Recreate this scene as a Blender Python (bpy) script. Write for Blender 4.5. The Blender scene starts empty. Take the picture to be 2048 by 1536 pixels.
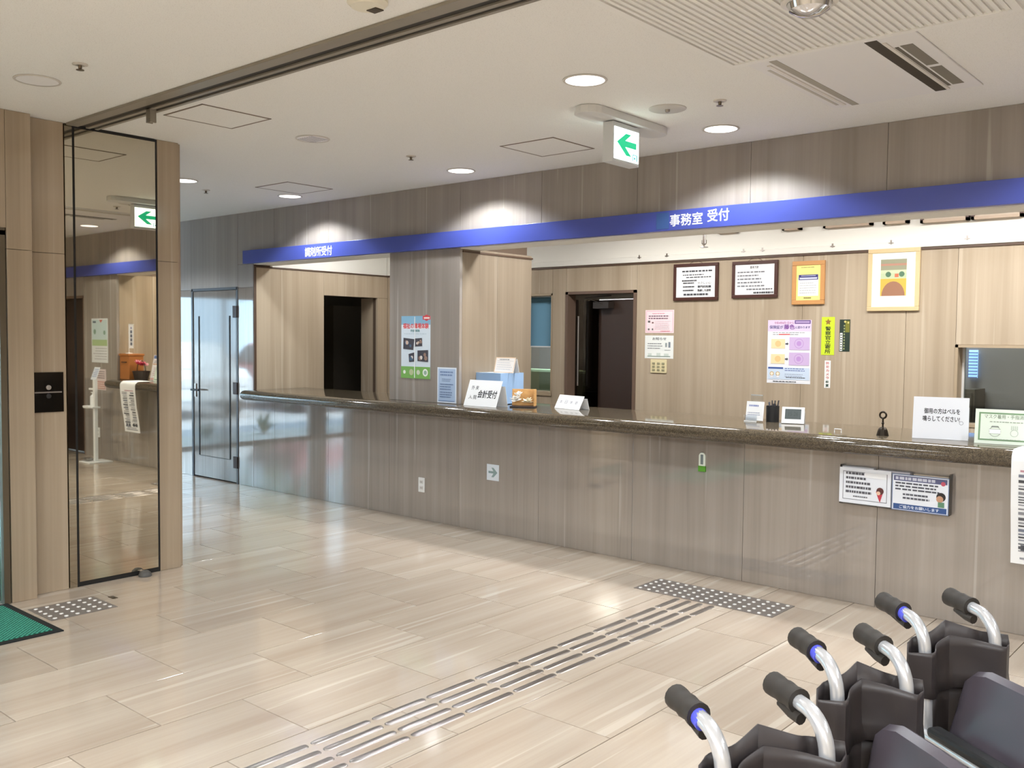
import bpy, bmesh, math, random
from mathutils import Vector, Matrix
random.seed(7)

# ------------------------------------------------------------------ camera
F_PX, YAW, PIT, ROL, CAM_H, CAM_D = 1864.4, -0.7101, -0.0490, 0.0100, 1.5187, 5.3669
fw = Vector((math.sin(YAW)*math.cos(PIT), math.cos(YAW)*math.cos(PIT), math.sin(PIT)))
rt = Vector((math.cos(YAW), -math.sin(YAW), 0.0))
upv = rt.cross(fw)
r2 = rt*math.cos(ROL)+upv*math.sin(ROL)
u2 = upv*math.cos(ROL)-rt*math.sin(ROL)
CAM = Vector((0, -CAM_D, CAM_H))
scene = bpy.context.scene
cd = bpy.data.cameras.new('camera'); co = bpy.data.objects.new('camera', cd)
scene.collection.objects.link(co)
cd.sensor_fit = 'HORIZONTAL'; cd.sensor_width = 36.0; cd.lens = F_PX/2048*36.0
cd.clip_start = 0.05; cd.clip_end = 300
M3 = Matrix((r2, u2, -fw)).transposed()
co.matrix_world = Matrix.Translation(CAM) @ M3.to_4x4()
scene.camera = co

# ------------------------------------------------------------------ world, light, exposure
vs = scene.view_settings
vs.view_transform = 'Standard'; vs.look = 'None'; vs.gamma = 1.0; vs.use_curve_mapping = False
vs.exposure = 0.14
world = bpy.data.worlds.new('overcast_sky'); scene.world = world
world.use_nodes = True
bg = world.node_tree.nodes['Background']
bg.inputs[0].default_value = (0.52, 0.74, 1.0, 1); bg.inputs[1].default_value = 7.0
SPOT_W = 56.0          # each lit downlight
OFFICE_W = 34.0        # each office ceiling lamp
PANEL_W = 104.0         # each unseen fill panel added behind the camera

sun = bpy.data.lights.new('sun', 'SUN'); sun.energy = 16.0; sun.angle = .02; sun.color = (1, .97, .92)
so = bpy.data.objects.new('sun', sun); scene.collection.objects.link(so); so.rotation_euler = (0, math.radians(42), math.radians(-12))   # shines from behind the building onto the car park

# ------------------------------------------------------------------ pixel helpers (2048x1536 frame)
def ray(px, py):
    return fw + r2*((px-1024)/F_PX) + u2*((768-py)/F_PX)
def onY(px, py, Y):
    d = ray(px, py); return CAM + d*((Y-CAM.y)/d.y)
def onZ(px, py, Z):
    d = ray(px, py); return CAM + d*((Z-CAM.z)/d.z)
def onX(px, py, X):
    d = ray(px, py); return CAM + d*((X-CAM.x)/d.x)
def rectY(x0, y0, x1, y1, Y):
    """pixel box on a wall of constant Y -> (left x, right x, bottom z, top z)"""
    ym = (y0+y1)/2; xm = (x0+x1)/2
    return onY(x0, ym, Y).x, onY(x1, ym, Y).x, onY(xm, y1, Y).z, onY(xm, y0, Y).z

# ------------------------------------------------------------------ colour / materials
def lin(c):
    return tuple((v/255/12.92 if v/255 <= .04045 else ((v/255+.055)/1.055)**2.4) for v in c)
MATS = {}
def mat(name, rgb=None, rough=.5, metal=0, ior=1.5, emit=None, es=0, alpha=1, coat=0, spec=.5, trans=0):
    if name in MATS: return MATS[name]
    m = bpy.data.materials.new(name); m.use_nodes = True
    b = m.node_tree.nodes['Principled BSDF']
    if rgb is not None: b.inputs['Base Color'].default_value = (*lin(rgb), 1)
    b.inputs['Roughness'].default_value = rough; b.inputs['Metallic'].default_value = metal
    b.inputs['IOR'].default_value = ior; b.inputs['Alpha'].default_value = alpha
    b.inputs['Coat Weight'].default_value = coat; b.inputs['Coat Roughness'].default_value = .03
    b.inputs['Specular IOR Level'].default_value = spec
    b.inputs['Transmission Weight'].default_value = trans
    if emit is not None:
        b.inputs['Emission Color'].default_value = (*lin(emit), 1); b.inputs['Emission Strength'].default_value = es
    MATS[name] = m
    return m
def P(rgb, rough=.6):                       # plain printed / painted colour
    return mat('paint_%d_%d_%d' % tuple(rgb), rgb, rough)
class NT:
    def __init__(s, m): s.t = m.node_tree; s.b = s.t.nodes['Principled BSDF']
    def n(s, kind, **kw):
        nd = s.t.nodes.new(kind)
        for k, v in kw.items(): setattr(nd, k, v)
        return nd
    def l(s, a, b): s.t.links.new(a, b)
    def ramp(s, src, stops):
        r = s.n('ShaderNodeValToRGB'); e = r.color_ramp.elements
        while len(e) < len(stops): e.new(.5)
        for el, (p, c) in zip(e, stops): el.position = p; el.color = (*lin(c), 1) if len(c) == 3 else c
        s.l(src, r.inputs[0]); return r.outputs[0]
    def mix(s, f, a, b, mode='MIX'):
        x = s.n('ShaderNodeMix', data_type='RGBA', blend_type=mode)
        if hasattr(f, 'is_linked') or isinstance(f, bpy.types.NodeSocket): s.l(f, x.inputs[0])
        else: x.inputs[0].default_value = f
        for sock, v in ((x.inputs[6], a), (x.inputs[7], b)):
            if isinstance(v, bpy.types.NodeSocket): s.l(v, sock)
            else: sock.default_value = (*v, 1)
        return x.outputs[2]
    def noise(s, vec, scale, detail=3, rough=.5):
        x = s.n('ShaderNodeTexNoise'); x.inputs['Scale'].default_value = scale
        x.inputs['Detail'].default_value = detail; x.inputs['Roughness'].default_value = rough
        s.l(vec, x.inputs['Vector']); return x.outputs['Fac']
    def bump(s, h, strength, dist=.002):
        x = s.n('ShaderNodeBump'); x.inputs['Strength'].default_value = strength; x.inputs['Distance'].default_value = dist
        s.l(h, x.inputs['Height']); s.l(x.outputs[0], s.b.inputs['Normal'])

def grain_vec(t, sx, sy, sz, per_object=0.0):
    g = t.n('ShaderNodeNewGeometry'); mp = t.n('ShaderNodeMapping')
    src = g.outputs['Position']
    if per_object:
        oi = t.n('ShaderNodeObjectInfo'); vm = t.n('ShaderNodeVectorMath', operation='ADD')
        mu = t.n('ShaderNodeMath', operation='MULTIPLY'); mu.inputs[1].default_value = per_object
        t.l(oi.outputs['Random'], mu.inputs[0]); t.l(src, vm.inputs[0]); t.l(mu.outputs[0], vm.inputs[1]); src = vm.outputs[0]
    mp.inputs['Scale'].default_value = (sx, sy, sz); t.l(src, mp.inputs['Vector'])
    return mp.outputs[0]
def stone(name, dark, mid, light, vein, horizontal=False, rough=.08, ior=1.6, tone=0.0, veinamt=.55):
    """veined sawn stone, the veins run up the walls or along the floor slabs"""
    m = mat(name, mid, rough, ior=ior); t = NT(m)
    if horizontal: a = (1.0, .035, 1.0)
    else: a = (1.0, 1.0, .02)
    v = grain_vec(t, *a, per_object=3.7 if horizontal else 0)
    n1 = t.noise(v, 6.0, 4, .6); n2 = t.noise(v, 38.0, 3, .6); n3 = t.noise(v, 17.0, 2, .5)
    c = t.ramp(n1, [(.30, dark), (.5, mid), (.70, light)])
    c2 = t.ramp(n2, [(.3, dark), (.7, light)])
    c = t.mix(.28, c, c2)
    vf = t.ramp(n3, [(.635, (0, 0, 0)), (.675, (255, 255, 255))])
    ve = t.n('ShaderNodeMath', operation='MULTIPLY'); ve.inputs[1].default_value = veinamt
    t.l(vf, ve.inputs[0]); c = t.mix(ve.outputs[0], c, lin(vein))
    if tone:
        oi = t.n('ShaderNodeObjectInfo'); mr = t.n('ShaderNodeMapRange')
        mr.inputs[3].default_value = 1-tone; mr.inputs[4].default_value = 1+tone*.6
        t.l(oi.outputs['Random'], mr.inputs[0])
        hs = t.n('ShaderNodeHueSaturation'); t.l(mr.outputs[0], hs.inputs['Value']); t.l(c, hs.inputs['Color']); c = hs.outputs[0]
    t.l(c, t.b.inputs['Base Color'])
    return m
M_WALL = stone('wall_limestone', (137, 128, 120), (152, 143, 135), (166, 157, 149), (195, 189, 181), rough=.045, ior=2.25, veinamt=.4)
M_HONED = stone('honed_limestone', (137, 128, 120), (152, 143, 135), (166, 157, 149), (195, 189, 181), rough=.34, ior=1.5, veinamt=.4)
M_SIDE = stone('side_limestone', (146, 129, 109), (163, 146, 124), (177, 160, 138), (196, 184, 166), rough=.12, ior=1.6, veinamt=.35)
M_FLANK_SHADED = stone('flank_shaded_limestone', (130, 117, 100), (144, 130, 112), (157, 143, 124), (178, 166, 149), rough=.3, ior=1.5, veinamt=.35)  # the column flank's weaker light is put into this darker stone colour
M_OFFICE = stone('office_limestone', (164, 148, 126), (180, 164, 142), (193, 178, 156), (210, 199, 180), rough=.25, ior=1.45, veinamt=.35)
M_FLOOR = stone('floor_limestone', (178, 160, 143), (190, 175, 158), (201, 188, 172), (216, 206, 192), horizontal=True, rough=.1, ior=1.85, tone=.07, veinamt=.5)
M_DOORV = stone('door_veneer', (118, 112, 106), (132, 126, 120), (146, 140, 133), (160, 154, 147), rough=.08, ior=1.6, veinamt=.2)
M_GROUT = mat('grout', (96, 80, 66), .8)
M_CEIL = mat('ceiling_board', (233, 231, 226), .85); _t = NT(M_CEIL)
_v = grain_vec(_t, 1, 1, 1); _n = _t.noise(_v, 260, 2); _t.l(_t.ramp(_n, [(.28, (207, 204, 198)), (.42, (233, 231, 226))]), _t.b.inputs['Base Color'])
M_WHITE = mat('white_plaster', (236, 234, 226), .7)
M_GRANITE = mat('brown_granite', (74, 66, 54), .08, ior=1.6); _t = NT(M_GRANITE)
_v = grain_vec(_t, 1, 1, 1); _n = _t.noise(_v, 190, 3, .7); _n2 = _t.noise(_v, 60, 2)
_c = _t.ramp(_n, [(.33, (36, 31, 26)), (.5, (78, 69, 55)), (.66, (122, 110, 92))]); _t.l(_t.mix(.25, _c, _t.ramp(_n2, [(.4, (46, 40, 33)), (.6, (96, 85, 68))])), _t.b.inputs['Base Color'])
M_STEEL = mat('brushed_steel', (166, 160, 155), .3, .9); _t = NT(M_STEEL)
_v = grain_vec(_t, 900, 12, 900); _t.bump(_t.noise(_v, 1, 2), .08, .001)
M_RAIL = mat('rail_steel', (150, 142, 128), .4, .35)
M_RAILDK = mat('rail_slot', (42, 37, 31), .5)
M_MIRROR = mat('bronze_mirror', (204, 197, 180), .015, 1)
M_BLUE = mat('sign_blue', (72, 84, 166), .28, ior=1.5)
M_DARKWOOD = mat('dark_brown_door', (58, 43, 35), .45)
M_BROWNTRIM = mat('brown_trim', (86, 66, 52), .5)
M_BLACK = mat('black_plastic', (24, 24, 26), .45)
M_RUBBER = mat('grip_rubber', (48, 43, 38), .6)
M_TUBE = mat('aluminium_tube', (214, 216, 220), .22, 0.55)
M_SLING = mat('wheelchair_vinyl', (58, 52, 52), .42); 
M_SEAT = mat('seat_vinyl', (78, 72, 80), .35)
M_TYRE = mat('tyre_grey', (70, 70, 72), .7)
M_PAPER = mat('white_paper', (240, 241, 242), .6)
M_WPLAST = mat('white_plastic', (232, 233, 232), .35)
M_WOODBOX = mat('light_wood', (214, 164, 100), .5); _t = NT(M_WOODBOX)
_v = grain_vec(_t, 4, 4, 40); _t.l(_t.ramp(_t.noise(_v, 6, 3), [(.3, (196, 142, 80)), (.7, (226, 180, 118))]), _t.b.inputs['Base Color'])
M_ORWOOD = mat('orange_wood', (176, 110, 54), .45)
M_FRAMEDK = mat('dark_frame', (70, 36, 28), .4)
M_FRAMELT = mat('honey_frame', (204, 150, 92), .4)
M_FRAMEPALE = mat('pale_frame', (214, 190, 146), .4)
M_GREENMAT = mat('green_mat', (30, 130, 106), .95); _t = NT(M_GREENMAT)
_g = _t.n('ShaderNodeNewGeometry'); _w = _t.n('ShaderNodeTexWave', wave_type='BANDS', bands_direction='DIAGONAL'); _w.inputs['Scale'].default_value = 26; _w.inputs['Distortion'].default_value = 2; _w.inputs['Detail Scale'].default_value = 6
_t.l(_g.outputs['Position'], _w.inputs['Vector'])
_t.l(_t.ramp(_w.outputs['Fac'], [(.2, (16, 92, 76)), (.8, (70, 168, 140))]), _t.b.inputs['Base Color']); _t.bump(_w.outputs['Fac'], .8, .004)
def glass(name, tint=(1, 1, 1), refl=1.0):
    m = bpy.data.materials.new(name); m.use_nodes = True; nt = m.node_tree; nt.nodes.clear()
    o = nt.nodes.new('ShaderNodeOutputMaterial'); mx = nt.nodes.new('ShaderNodeMixShader'); tr = nt.nodes.new('ShaderNodeBsdfTransparent')
    gl = nt.nodes.new('ShaderNodeBsdfGlossy'); fr = nt.nodes.new('ShaderNodeFresnel'); fr.inputs[0].default_value = 1.5
    gl.inputs['Roughness'].default_value = .01; tr.inputs[0].default_value = (*tint, 1); gl.inputs[0].default_value = (refl, refl, refl, 1)
    for a, b in ((fr.outputs[0], mx.inputs[0]), (tr.outputs[0], mx.inputs[1]), (gl.outputs[0], mx.inputs[2]), (mx.outputs[0], o.inputs[0])): nt.links.new(a, b)
    MATS[name] = m; return m
M_GLASS = glass('clear_glass', (.93, .97, .95))
M_ACRYL = glass('acrylic', (.93, .95, .97))

# ------------------------------------------------------------------ mesh building
COL = scene.collection
class MB:
    def __init__(s): s.v = []; s.f = []; s.m = []; s.mats = []
    def mi(s, m):
        if m not in s.mats: s.mats.append(m)
        return s.mats.index(m)
    def add(s, vs, fs, m):
        o = len(s.v); k = s.mi(m); s.v += [Vector(v) for v in vs]
        for f in fs: s.f.append([o+i for i in f]); s.m.append(k)
        return s
    def box(s, x0, x1, y0, y1, z0, z1, m):
        if x0 > x1: x0, x1 = x1, x0
        if y0 > y1: y0, y1 = y1, y0
        if z0 > z1: z0, z1 = z1, z0
        return s.add([(x0,y0,z0),(x1,y0,z0),(x1,y1,z0),(x0,y1,z0),(x0,y0,z1),(x1,y0,z1),(x1,y1,z1),(x0,y1,z1)],
              [(3,2,1,0),(4,5,6,7),(0,1,5,4),(1,2,6,5),(2,3,7,6),(3,0,4,7)], m)
    def obox(s, O, U, V, N, w, h, d, m):
        """box from corner O along U(w) V(h) N(d)"""
        O, U, V, N = Vector(O), Vector(U), Vector(V), Vector(N)
        p = [O, O+U*w, O+U*w+V*h, O+V*h]; p += [q+N*d for q in p]
        return s.add(p, [(3,2,1,0),(4,5,6,7),(0,1,5,4),(1,2,6,5),(2,3,7,6),(3,0,4,7)], m)
    def cyl(s, a, b, r0, m, r1=None, n=16, caps=True):
        a, b = Vector(a), Vector(b); r1 = r0 if r1 is None else r1
        d = (b-a).normalized(); q = d.to_track_quat('Z', 'Y'); X = q @ Vector((1,0,0)); Y = q @ Vector((0,1,0))
        vs = []
        for c, r in ((a, r0), (b, r1)):
            for i in range(n):
                t = 2*math.pi*i/n; vs.append(c+X*math.cos(t)*r+Y*math.sin(t)*r)
        fs = [(i, (i+1) % n, n+(i+1) % n, n+i) for i in range(n)]
        if caps: fs += [tuple(range(n))[::-1], tuple(range(n, 2*n))]
        return s.add(vs, fs, m)
    def tube(s, path, r, m, n=12, closed=False, caps=True):
        path = [Vector(p) for p in path]; k = len(path); vs = []; prev = None
        for i, p in enumerate(path):
            if closed: d = path[(i+1) % k]-path[i-1]
            else: d = path[min(i+1, k-1)]-path[max(i-1, 0)]
            d.normalize()
            if prev is None:
                up = Vector((0,0,1)) if abs(d.z) < .9 else Vector((1,0,0)); X = d.cross(up).normalized()
            else: X = (prev-d*prev.dot(d)).normalized()
            prev = X; Y = d.cross(X); rr = r[i] if isinstance(r, (list, tuple)) else r
            for j in range(n):
                t = 2*math.pi*j/n; vs.append(p+X*math.cos(t)*rr+Y*math.sin(t)*rr)
        fs = []
        for i in range(k if closed else k-1):
            a, b = i*n, ((i+1) % k)*n
            fs += [(a+j, a+(j+1) % n, b+(j+1) % n, b+j) for j in range(n)]
        if caps and not closed: fs += [tuple(range(n))[::-1], tuple(range((k-1)*n, k*n))]
        return s.add(vs, fs, m)
    def lathe(s, prof, m, c=(0,0,0), n=24, ax=2, caps=True):
        c = Vector(c); vs = []; k = len(prof)
        for r, z in prof:
            for j in range(n):
                t = 2*math.pi*j/n; q = (r*math.cos(t), r*math.sin(t), z)
                if ax == 0: q = (q[2], q[0], q[1])
                if ax == 1: q = (q[0], q[2], q[1])
                vs.append(c+Vector(q))
        fs = [(i*n+j, i*n+(j+1) % n, (i+1)*n+(j+1) % n, (i+1)*n+j) for i in range(k-1) for j in range(n)]
        if caps and prof[0][0] > 1e-6: fs.append(tuple(range(n))[::-1])
        if caps and prof[-1][0] > 1e-6: fs.append(tuple(range((k-1)*n, k*n)))
        return s.add(vs, fs, m)
    def prism(s, poly, a, b, fn, m):
        """2-D polygon extruded between a and b; fn(u, v, w) -> point"""
        n = len(poly); vs = [fn(u, v, a) for u, v in poly]+[fn(u, v, b) for u, v in poly]
        fs = [(i, (i+1) % n, n+(i+1) % n, n+i) for i in range(n)]+[tuple(range(n))[::-1], tuple(range(n, 2*n))]
        return s.add(vs, fs, m)
    def build(s, name, parent=None, smooth=False, bevel=0, solid=0, origin=None, local=False, subsurf=0, base=True):
        if origin is None:
            lo = [min(v[i] for v in s.v) for i in range(3)]; hi = [max(v[i] for v in s.v) for i in range(3)]
            origin = Vector(((lo[0]+hi[0])/2, (lo[1]+hi[1])/2, lo[2] if base else (lo[2]+hi[2])/2))
        origin = Vector(origin)
        me = bpy.data.meshes.new(name); me.from_pydata([v-origin for v in s.v], [], s.f)
        for m in s.mats: me.materials.append(m)
        for p, k in zip(me.polygons, s.m): p.material_index = k; p.use_smooth = smooth
        bm = bmesh.new(); bm.from_mesh(me); bmesh.ops.recalc_face_normals(bm, faces=bm.faces); bm.to_mesh(me); bm.free()
        o = bpy.data.objects.new(name, me); COL.objects.link(o)
        if parent is not None:
            o.parent = parent; o.location = origin if (local and parent.parent is None) else origin-WLOC.get(parent.name, Vector((0,0,0)))
        else: o.location = origin
        WLOC[o.name] = Vector(origin)
        if solid:
            md = o.modifiers.new('solidify', 'SOLIDIFY'); md.thickness = solid; md.offset = 0
        if bevel:
            md = o.modifiers.new('bevel', 'BEVEL'); md.width = bevel; md.segments = 2; md.limit_method = 'ANGLE'; md.angle_limit = .6
        if subsurf:
            md = o.modifiers.new('subsurf', 'SUBSURF'); md.levels = subsurf; md.render_levels = subsurf
        if smooth and not subsurf:
            try: me.set_sharp_from_angle(angle=.7)
            except Exception: pass
        return o
WLOC = {}
def tag(o, label, cat, group=None, kind=None):
    o['label'] = label; o['category'] = cat
    if group: o['group'] = group
    if kind: o['kind'] = kind
    return o
def struct(o, label=None):
    o['kind'] = 'structure'
    if label: o['label'] = label; o['category'] = o.name.split('_')[0]
    return o
def thing(name, loc, label, cat, group=None, rz=0):
    e = bpy.data.objects.new(name, None); COL.objects.link(e); e.location = loc; e.rotation_euler = (0, 0, rz)
    e.empty_display_size = .1; WLOC[e.name] = Vector(loc)
    return tag(e, label, cat, group)
def copy_tree(o, parent=None):
    c = o.copy(); COL.objects.link(c); c.parent = parent
    for ch in list(o.children): copy_tree(ch, c)
    return c

# text outlines as flat meshes, from Blender's built-in font
TXT = {}
def text2d(body, bold=0.0):
    k = (body, bold)
    if k in TXT: return TXT[k]
    cu = bpy.data.curves.new('txt', 'FONT'); cu.body = body; cu.resolution_u = 2; cu.offset = bold; cu.fill_mode = 'FRONT'
    ob = bpy.data.objects.new('txt', cu); COL.objects.link(ob); bpy.context.view_layer.update()
    me = ob.to_mesh()
    vs = [(v.co.x, v.co.y) for v in me.vertices]; fs = [tuple(p.vertices) for p in me.polygons]
    ob.to_mesh_clear(); bpy.data.objects.remove(ob); bpy.data.curves.remove(cu)
    x0 = min(v[0] for v in vs); x1 = max(v[0] for v in vs); y0 = min(v[1] for v in vs); y1 = max(v[1] for v in vs)
    TXT[k] = ([((x-x0)/(x1-x0), (y-y0)/(y1-y0)) for x, y in vs], fs)
    return TXT[k]
class Sheet:
    """printed sheet: origin O (lower left), unit axes U (right), V (up), N (towards the reader)"""
    def __init__(s, O, U, V, w, h, m=None, t=.0015, mb=None):
        s.O, s.U, s.V = Vector(O), Vector(U).normalized(), Vector(V).normalized(); s.N = s.U.cross(s.V).normalized()
        s.w, s.h, s.t = w, h, t; s.mb = mb or MB(); s.k = 0
        if m is not None: s.mb.obox(s.O, s.U, s.V, s.N, w, h, t, m)
    def pt(s, u, v, e): return s.O+s.U*(u*s.w)+s.V*(v*s.h)+s.N*(s.t+e)
    def e(s): s.k += 1; return .0003+.00004*s.k
    def rect(s, u0, v0, u1, v1, rgb):
        e = s.e(); s.mb.add([s.pt(u0,v0,e), s.pt(u1,v0,e), s.pt(u1,v1,e), s.pt(u0,v1,e)], [(0,1,2,3)], P(rgb)); return s
    def poly(s, pts, rgb, m=None):
        e = s.e(); s.mb.add([s.pt(u,v,e) for u, v in pts], [tuple(range(len(pts)))], m or P(rgb)); return s
    def disc(s, u, v, r, rgb, n=20, ru=None):
        ru = ru or r*s.h/s.w
        return s.poly([(u+ru*math.cos(2*math.pi*i/n), v+r*math.sin(2*math.pi*i/n)) for i in range(n)], rgb)
    def ring(s, u, v, r, th, rgb, n=24):
        e = s.e(); pts = []; q = s.h/s.w
        for i in range(n):
            t = 2*math.pi*i/n
            for rr in (r, r-th): pts.append(s.pt(u+rr*q*math.cos(t), v+rr*math.sin(t), e))
        s.mb.add(pts, [(2*i, 2*((i+1) % n), 2*((i+1) % n)+1, 2*i+1) for i in range(n)], P(rgb)); return s
    def text(s, body, u0, v0, u1, v1, rgb, bold=.012, m=None):
        vs, fs = text2d(body); n = max(1, len(body.replace(' ', ''))); d = bold*.9*(u1-u0)/n; dv = bold*.9*(v1-v0)   # heavier weight by overprinting
        for du, dw in ([(0, 0)] if bold < .006 else [(-d, 0), (d, 0), (0, dv), (0, -dv)]):
            e = s.e(); s.mb.add([s.pt(u0+du+(u1-u0)*x, v0+dw+(v1-v0)*y, e) for x, y in vs], fs, m or P(rgb))
        return s
    def lines(s, u0, u1, vtop, n, dv, rgb, th=.35, seed=1, fill=.8):
        """unreadable small print as broken runs of ink"""
        rnd = random.Random(seed)
        for i in range(n):
            u = u0; v = vtop-dv*i; end = u0+(u1-u0)*(fill+(1-fill)*rnd.random())
            while u < end:
                l = (u1-u0)*rnd.uniform(.05, .13); s.rect(u, v-dv*th, min(u+l, end), v, rgb); u += l+(u1-u0)*rnd.uniform(.012, .03)
        return s
    def frame(s, b, rgb, inset=0):
        q = s.w/s.h; a = inset
        s.rect(a, a*q, 1-a, a*q+b*q, rgb); s.rect(a, 1-a*q-b*q, 1-a, 1-a*q, rgb); s.rect(a, a*q, a+b, 1-a*q, rgb); s.rect(1-a-b, a*q, 1-a, 1-a*q, rgb); return s

H = 2.747            # ceiling height
XM = -5.575          # face of the side wall that carries the mirror
YB = 1.77            # office back wall
XE = 2.6; YE = -8.6  # right wall, wall behind the camera
XF = -11.35          # glass front at the far end

# ================================================================== floor
fl = MB().box(-11.6, XE, YE, 4.2, -.12, -.012, M_GROUT).build('floor'); struct(fl)
TW, TL, GAP = .4562, .718, .0048
def tile_mesh():
    b = MB(); c = .0003; w, l = TW/2-GAP/2, TL/2-GAP/2
    b.add([(-w,-l,-.012),(w,-l,-.012),(w,l,-.012),(-w,l,-.012),(-w,-l,-c),(w,-l,-c),(w,l,-c),(-w,l,-c),(-w+c,-l+c,0),(w-c,-l+c,0),(w-c,l-c,0),(-w+c,l-c,0)],
          [(0,1,5,4),(1,2,6,5),(2,3,7,6),(3,0,4,7),(4,5,9,8),(5,6,10,9),(6,7,11,10),(7,4,8,11),(8,9,10,11)], M_FLOOR)
    me = bpy.data.meshes.new('floor_tile'); me.from_pydata(b.v, [], b.f); me.materials.append(M_FLOOR); return me
TM = tile_mesh(); rest = MB(); cnt = 0
for i in range(-16, 16):
    xc = -4.255+TW*(i+.5)
    if xc-TW/2 < -11.6 or xc+TW/2 > XE: continue
    yoff = -2.833 if i % 2 == 1 else -2.474
    for j in range(-9, 4):
        yc = yoff+TL*(j+.5)
        y0, y1 = max(yc-TL/2, YE), min(yc+TL/2, .03)
        if y1-y0 < .05: continue
        full = y1-y0 > TL-.001
        inview = xc < .6 and yc > -5.3 and not (xc < -6 and yc < -3.4)
        if inview:
            o = bpy.data.objects.new('floor_tile', TM); COL.objects.link(o); o.parent = fl
            if not full: o.scale.y = (y1-y0-GAP)/(TL-GAP)
            o.location = Vector((xc, (y0+y1)/2, 0))-WLOC['floor']; cnt += 1
        else:
            rest.box(xc-TW/2+GAP/2, xc+TW/2-GAP/2, y0+GAP/2, y1-GAP/2, -.012, 0, M_FLOOR)
o = rest.build('floor_tile_field', fl); o['kind'] = 'stuff'

# ================================================================== ceiling
cl = MB().box(-11.6, XE+.1, YE-.1, 4.2, H, H+.15, M_CEIL).build('ceiling'); struct(cl)

# ================================================================== walls
def panel(parent, x0, x1, y0, y1, z0, z1, m=M_WALL, g=.0012):
    """one stone slab, joints left open round its edges"""
    if z0 > 1.95 and m is M_WALL: m = M_HONED          # the upper course is honed, the rest polished
    dx = g if x1-x0 > .05 else 0; dy = g if y1-y0 > .05 else 0
    return MB().box(x0+dx, x1-dx, y0+dy, y1-dy, z0+g, z1-g, m).build('stone_panel', parent, bevel=.0008)
JX = [-8.3+0.0, -7.66, -6.83, -6.0, -5.172, -4.343, -3.514, -2.685, -1.856, -1.027, -.305]
# --- front wall with the counter: backing first
wb = MB()
for b in [(-11.5,-9.165,.03,.2,0,H), (-9.165,-8.285,.03,.2,2.005,H), (-8.285,-8.02,.03,.2,0,H), (-8.02,-.305,.03,.2,0,.88),
          (-8.02,.55,.03,.25,2.24,H), (-6.0+.03,-5.172-.03,.03,.865,.985,H), (-.305+.03,.55-.03,.03,.865,0,H), (.55,1.45,.03,.25,2.0,H), (1.45,XE,.03,.2,0,H)]:
    wb.box(*b, M_GROUT)
wall_front = struct(wb.build('wall_front'))
for x0, x1 in [(-11.5,-10.67),(-10.67,-9.9),(-9.9,-9.165)]: panel(wall_front, x0, x1, 0, .03, 0, 2.0); panel(wall_front, x0, x1, 0, .03, 2.0, H)
panel(wall_front, -9.165, -8.285, 0, .03, 2.005, H); panel(wall_front, -8.285, -8.02, 0, .03, 0, 2.0); panel(wall_front, -8.285, -7.66, 0, .03, 2.232, H)
panel(wall_front, -8.285, -8.02, 0, .03, 2.0, 2.232)
for a, b in zip(JX, JX[1:]):
    a2 = max(a, -8.02)
    panel(wall_front, a2, b, 0, .03, 0, .885)
    if a >= -7.7: panel(wall_front, a, b, 0, .03, 2.232, H)
panel(wall_front, -6.0, -5.172, 0, .03, .985, 2.232)                  # column, front and flank
panel(wall_front, -5.202, -5.172, .03, .45, .985, 2.232, M_FLANK_SHADED); panel(wall_front, -5.202, -5.172, .45, .895, .985, 2.232, M_FLANK_SHADED)
panel(wall_front, -6.0, -5.97, .03, .895, .985, 2.232)
panel(wall_front, -.305, .12, 0, .03, 0, 2.232); panel(wall_front, .12, .55, 0, .03, 0, 2.232)   # pier at the counter's end
panel(wall_front, -.305, .12, 0, .03, 2.232, H); panel(wall_front, .12, .55, 0, .03, 2.232, H); panel(wall_front, .55, 1.45, 0, .03, 2.0, H)
panel(wall_front, -.305, -.275, .03, .45, .985, 2.232, M_SIDE); panel(wall_front, -.305, -.275, .45, .895, .985, 2.232, M_SIDE)
panel(wall_front, 1.45, XE, 0, .03, 0, 2.0); panel(wall_front, 1.45, XE, 0, .03, 2.0, H)
MB().box(-8.02, -.3, .01, .24, 2.225, 2.238, M_WHITE).build('soffit', wall_front)
# --- office walls
wo = MB()
XDL, XDR = onY(1131, 700, YB).x, onY(1272, 700, YB).x                 # door opening
ZD = onY(1200, 582, YB).z
XWL, XWR, ZWB, ZWT = rectY(1040, 588, 1104, 790, YB)                  # narrow window next to it
XRL = onY(1908, 780, YB).x; ZRT = onY(1980, 690, YB).z; ZRB = .92; XRR = -.4   # reception hatch window on the right
wall_office = MB()
for b in [(-8.1,XWL,YB+.03,YB+.16,0,2.2),(XWL,XWR,YB+.03,YB+.16,0,ZWB),(XWL,XWR,YB+.03,YB+.16,ZWT,2.2),(XWR,XDL,YB+.03,YB+.16,0,2.2),(XDL,XDR,YB+.03,YB+.16,ZD,2.2),
          (XDR,XRL,YB+.03,YB+.16,0,2.2),(XRL,XRR,YB+.03,YB+.16,0,ZRB),(XRL,XRR,YB+.03,YB+.16,ZRT,2.2),(XRR,.7,YB+.03,YB+.16,0,2.2)]:
    wall_office.box(*b, M_GROUT)
wall_office.box(-8.1, .7, YB+.02, YB+.16, 2.2, H, M_WHITE)
wall_office = struct(wall_office.build('wall_office'))
def opanel(x0, x1, z0, z1): panel(wall_office, x0, x1, YB, YB+.03, z0, z1, M_OFFICE)
for x0, x1 in [(-8.015,-7.2),(-7.2,XWL),(XWR,XDL),(XDR,-3.1),(-3.1,-2.3),(-2.3,XRL),(XRR,.6)]: opanel(x0, x1, 0, 2.2)
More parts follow.
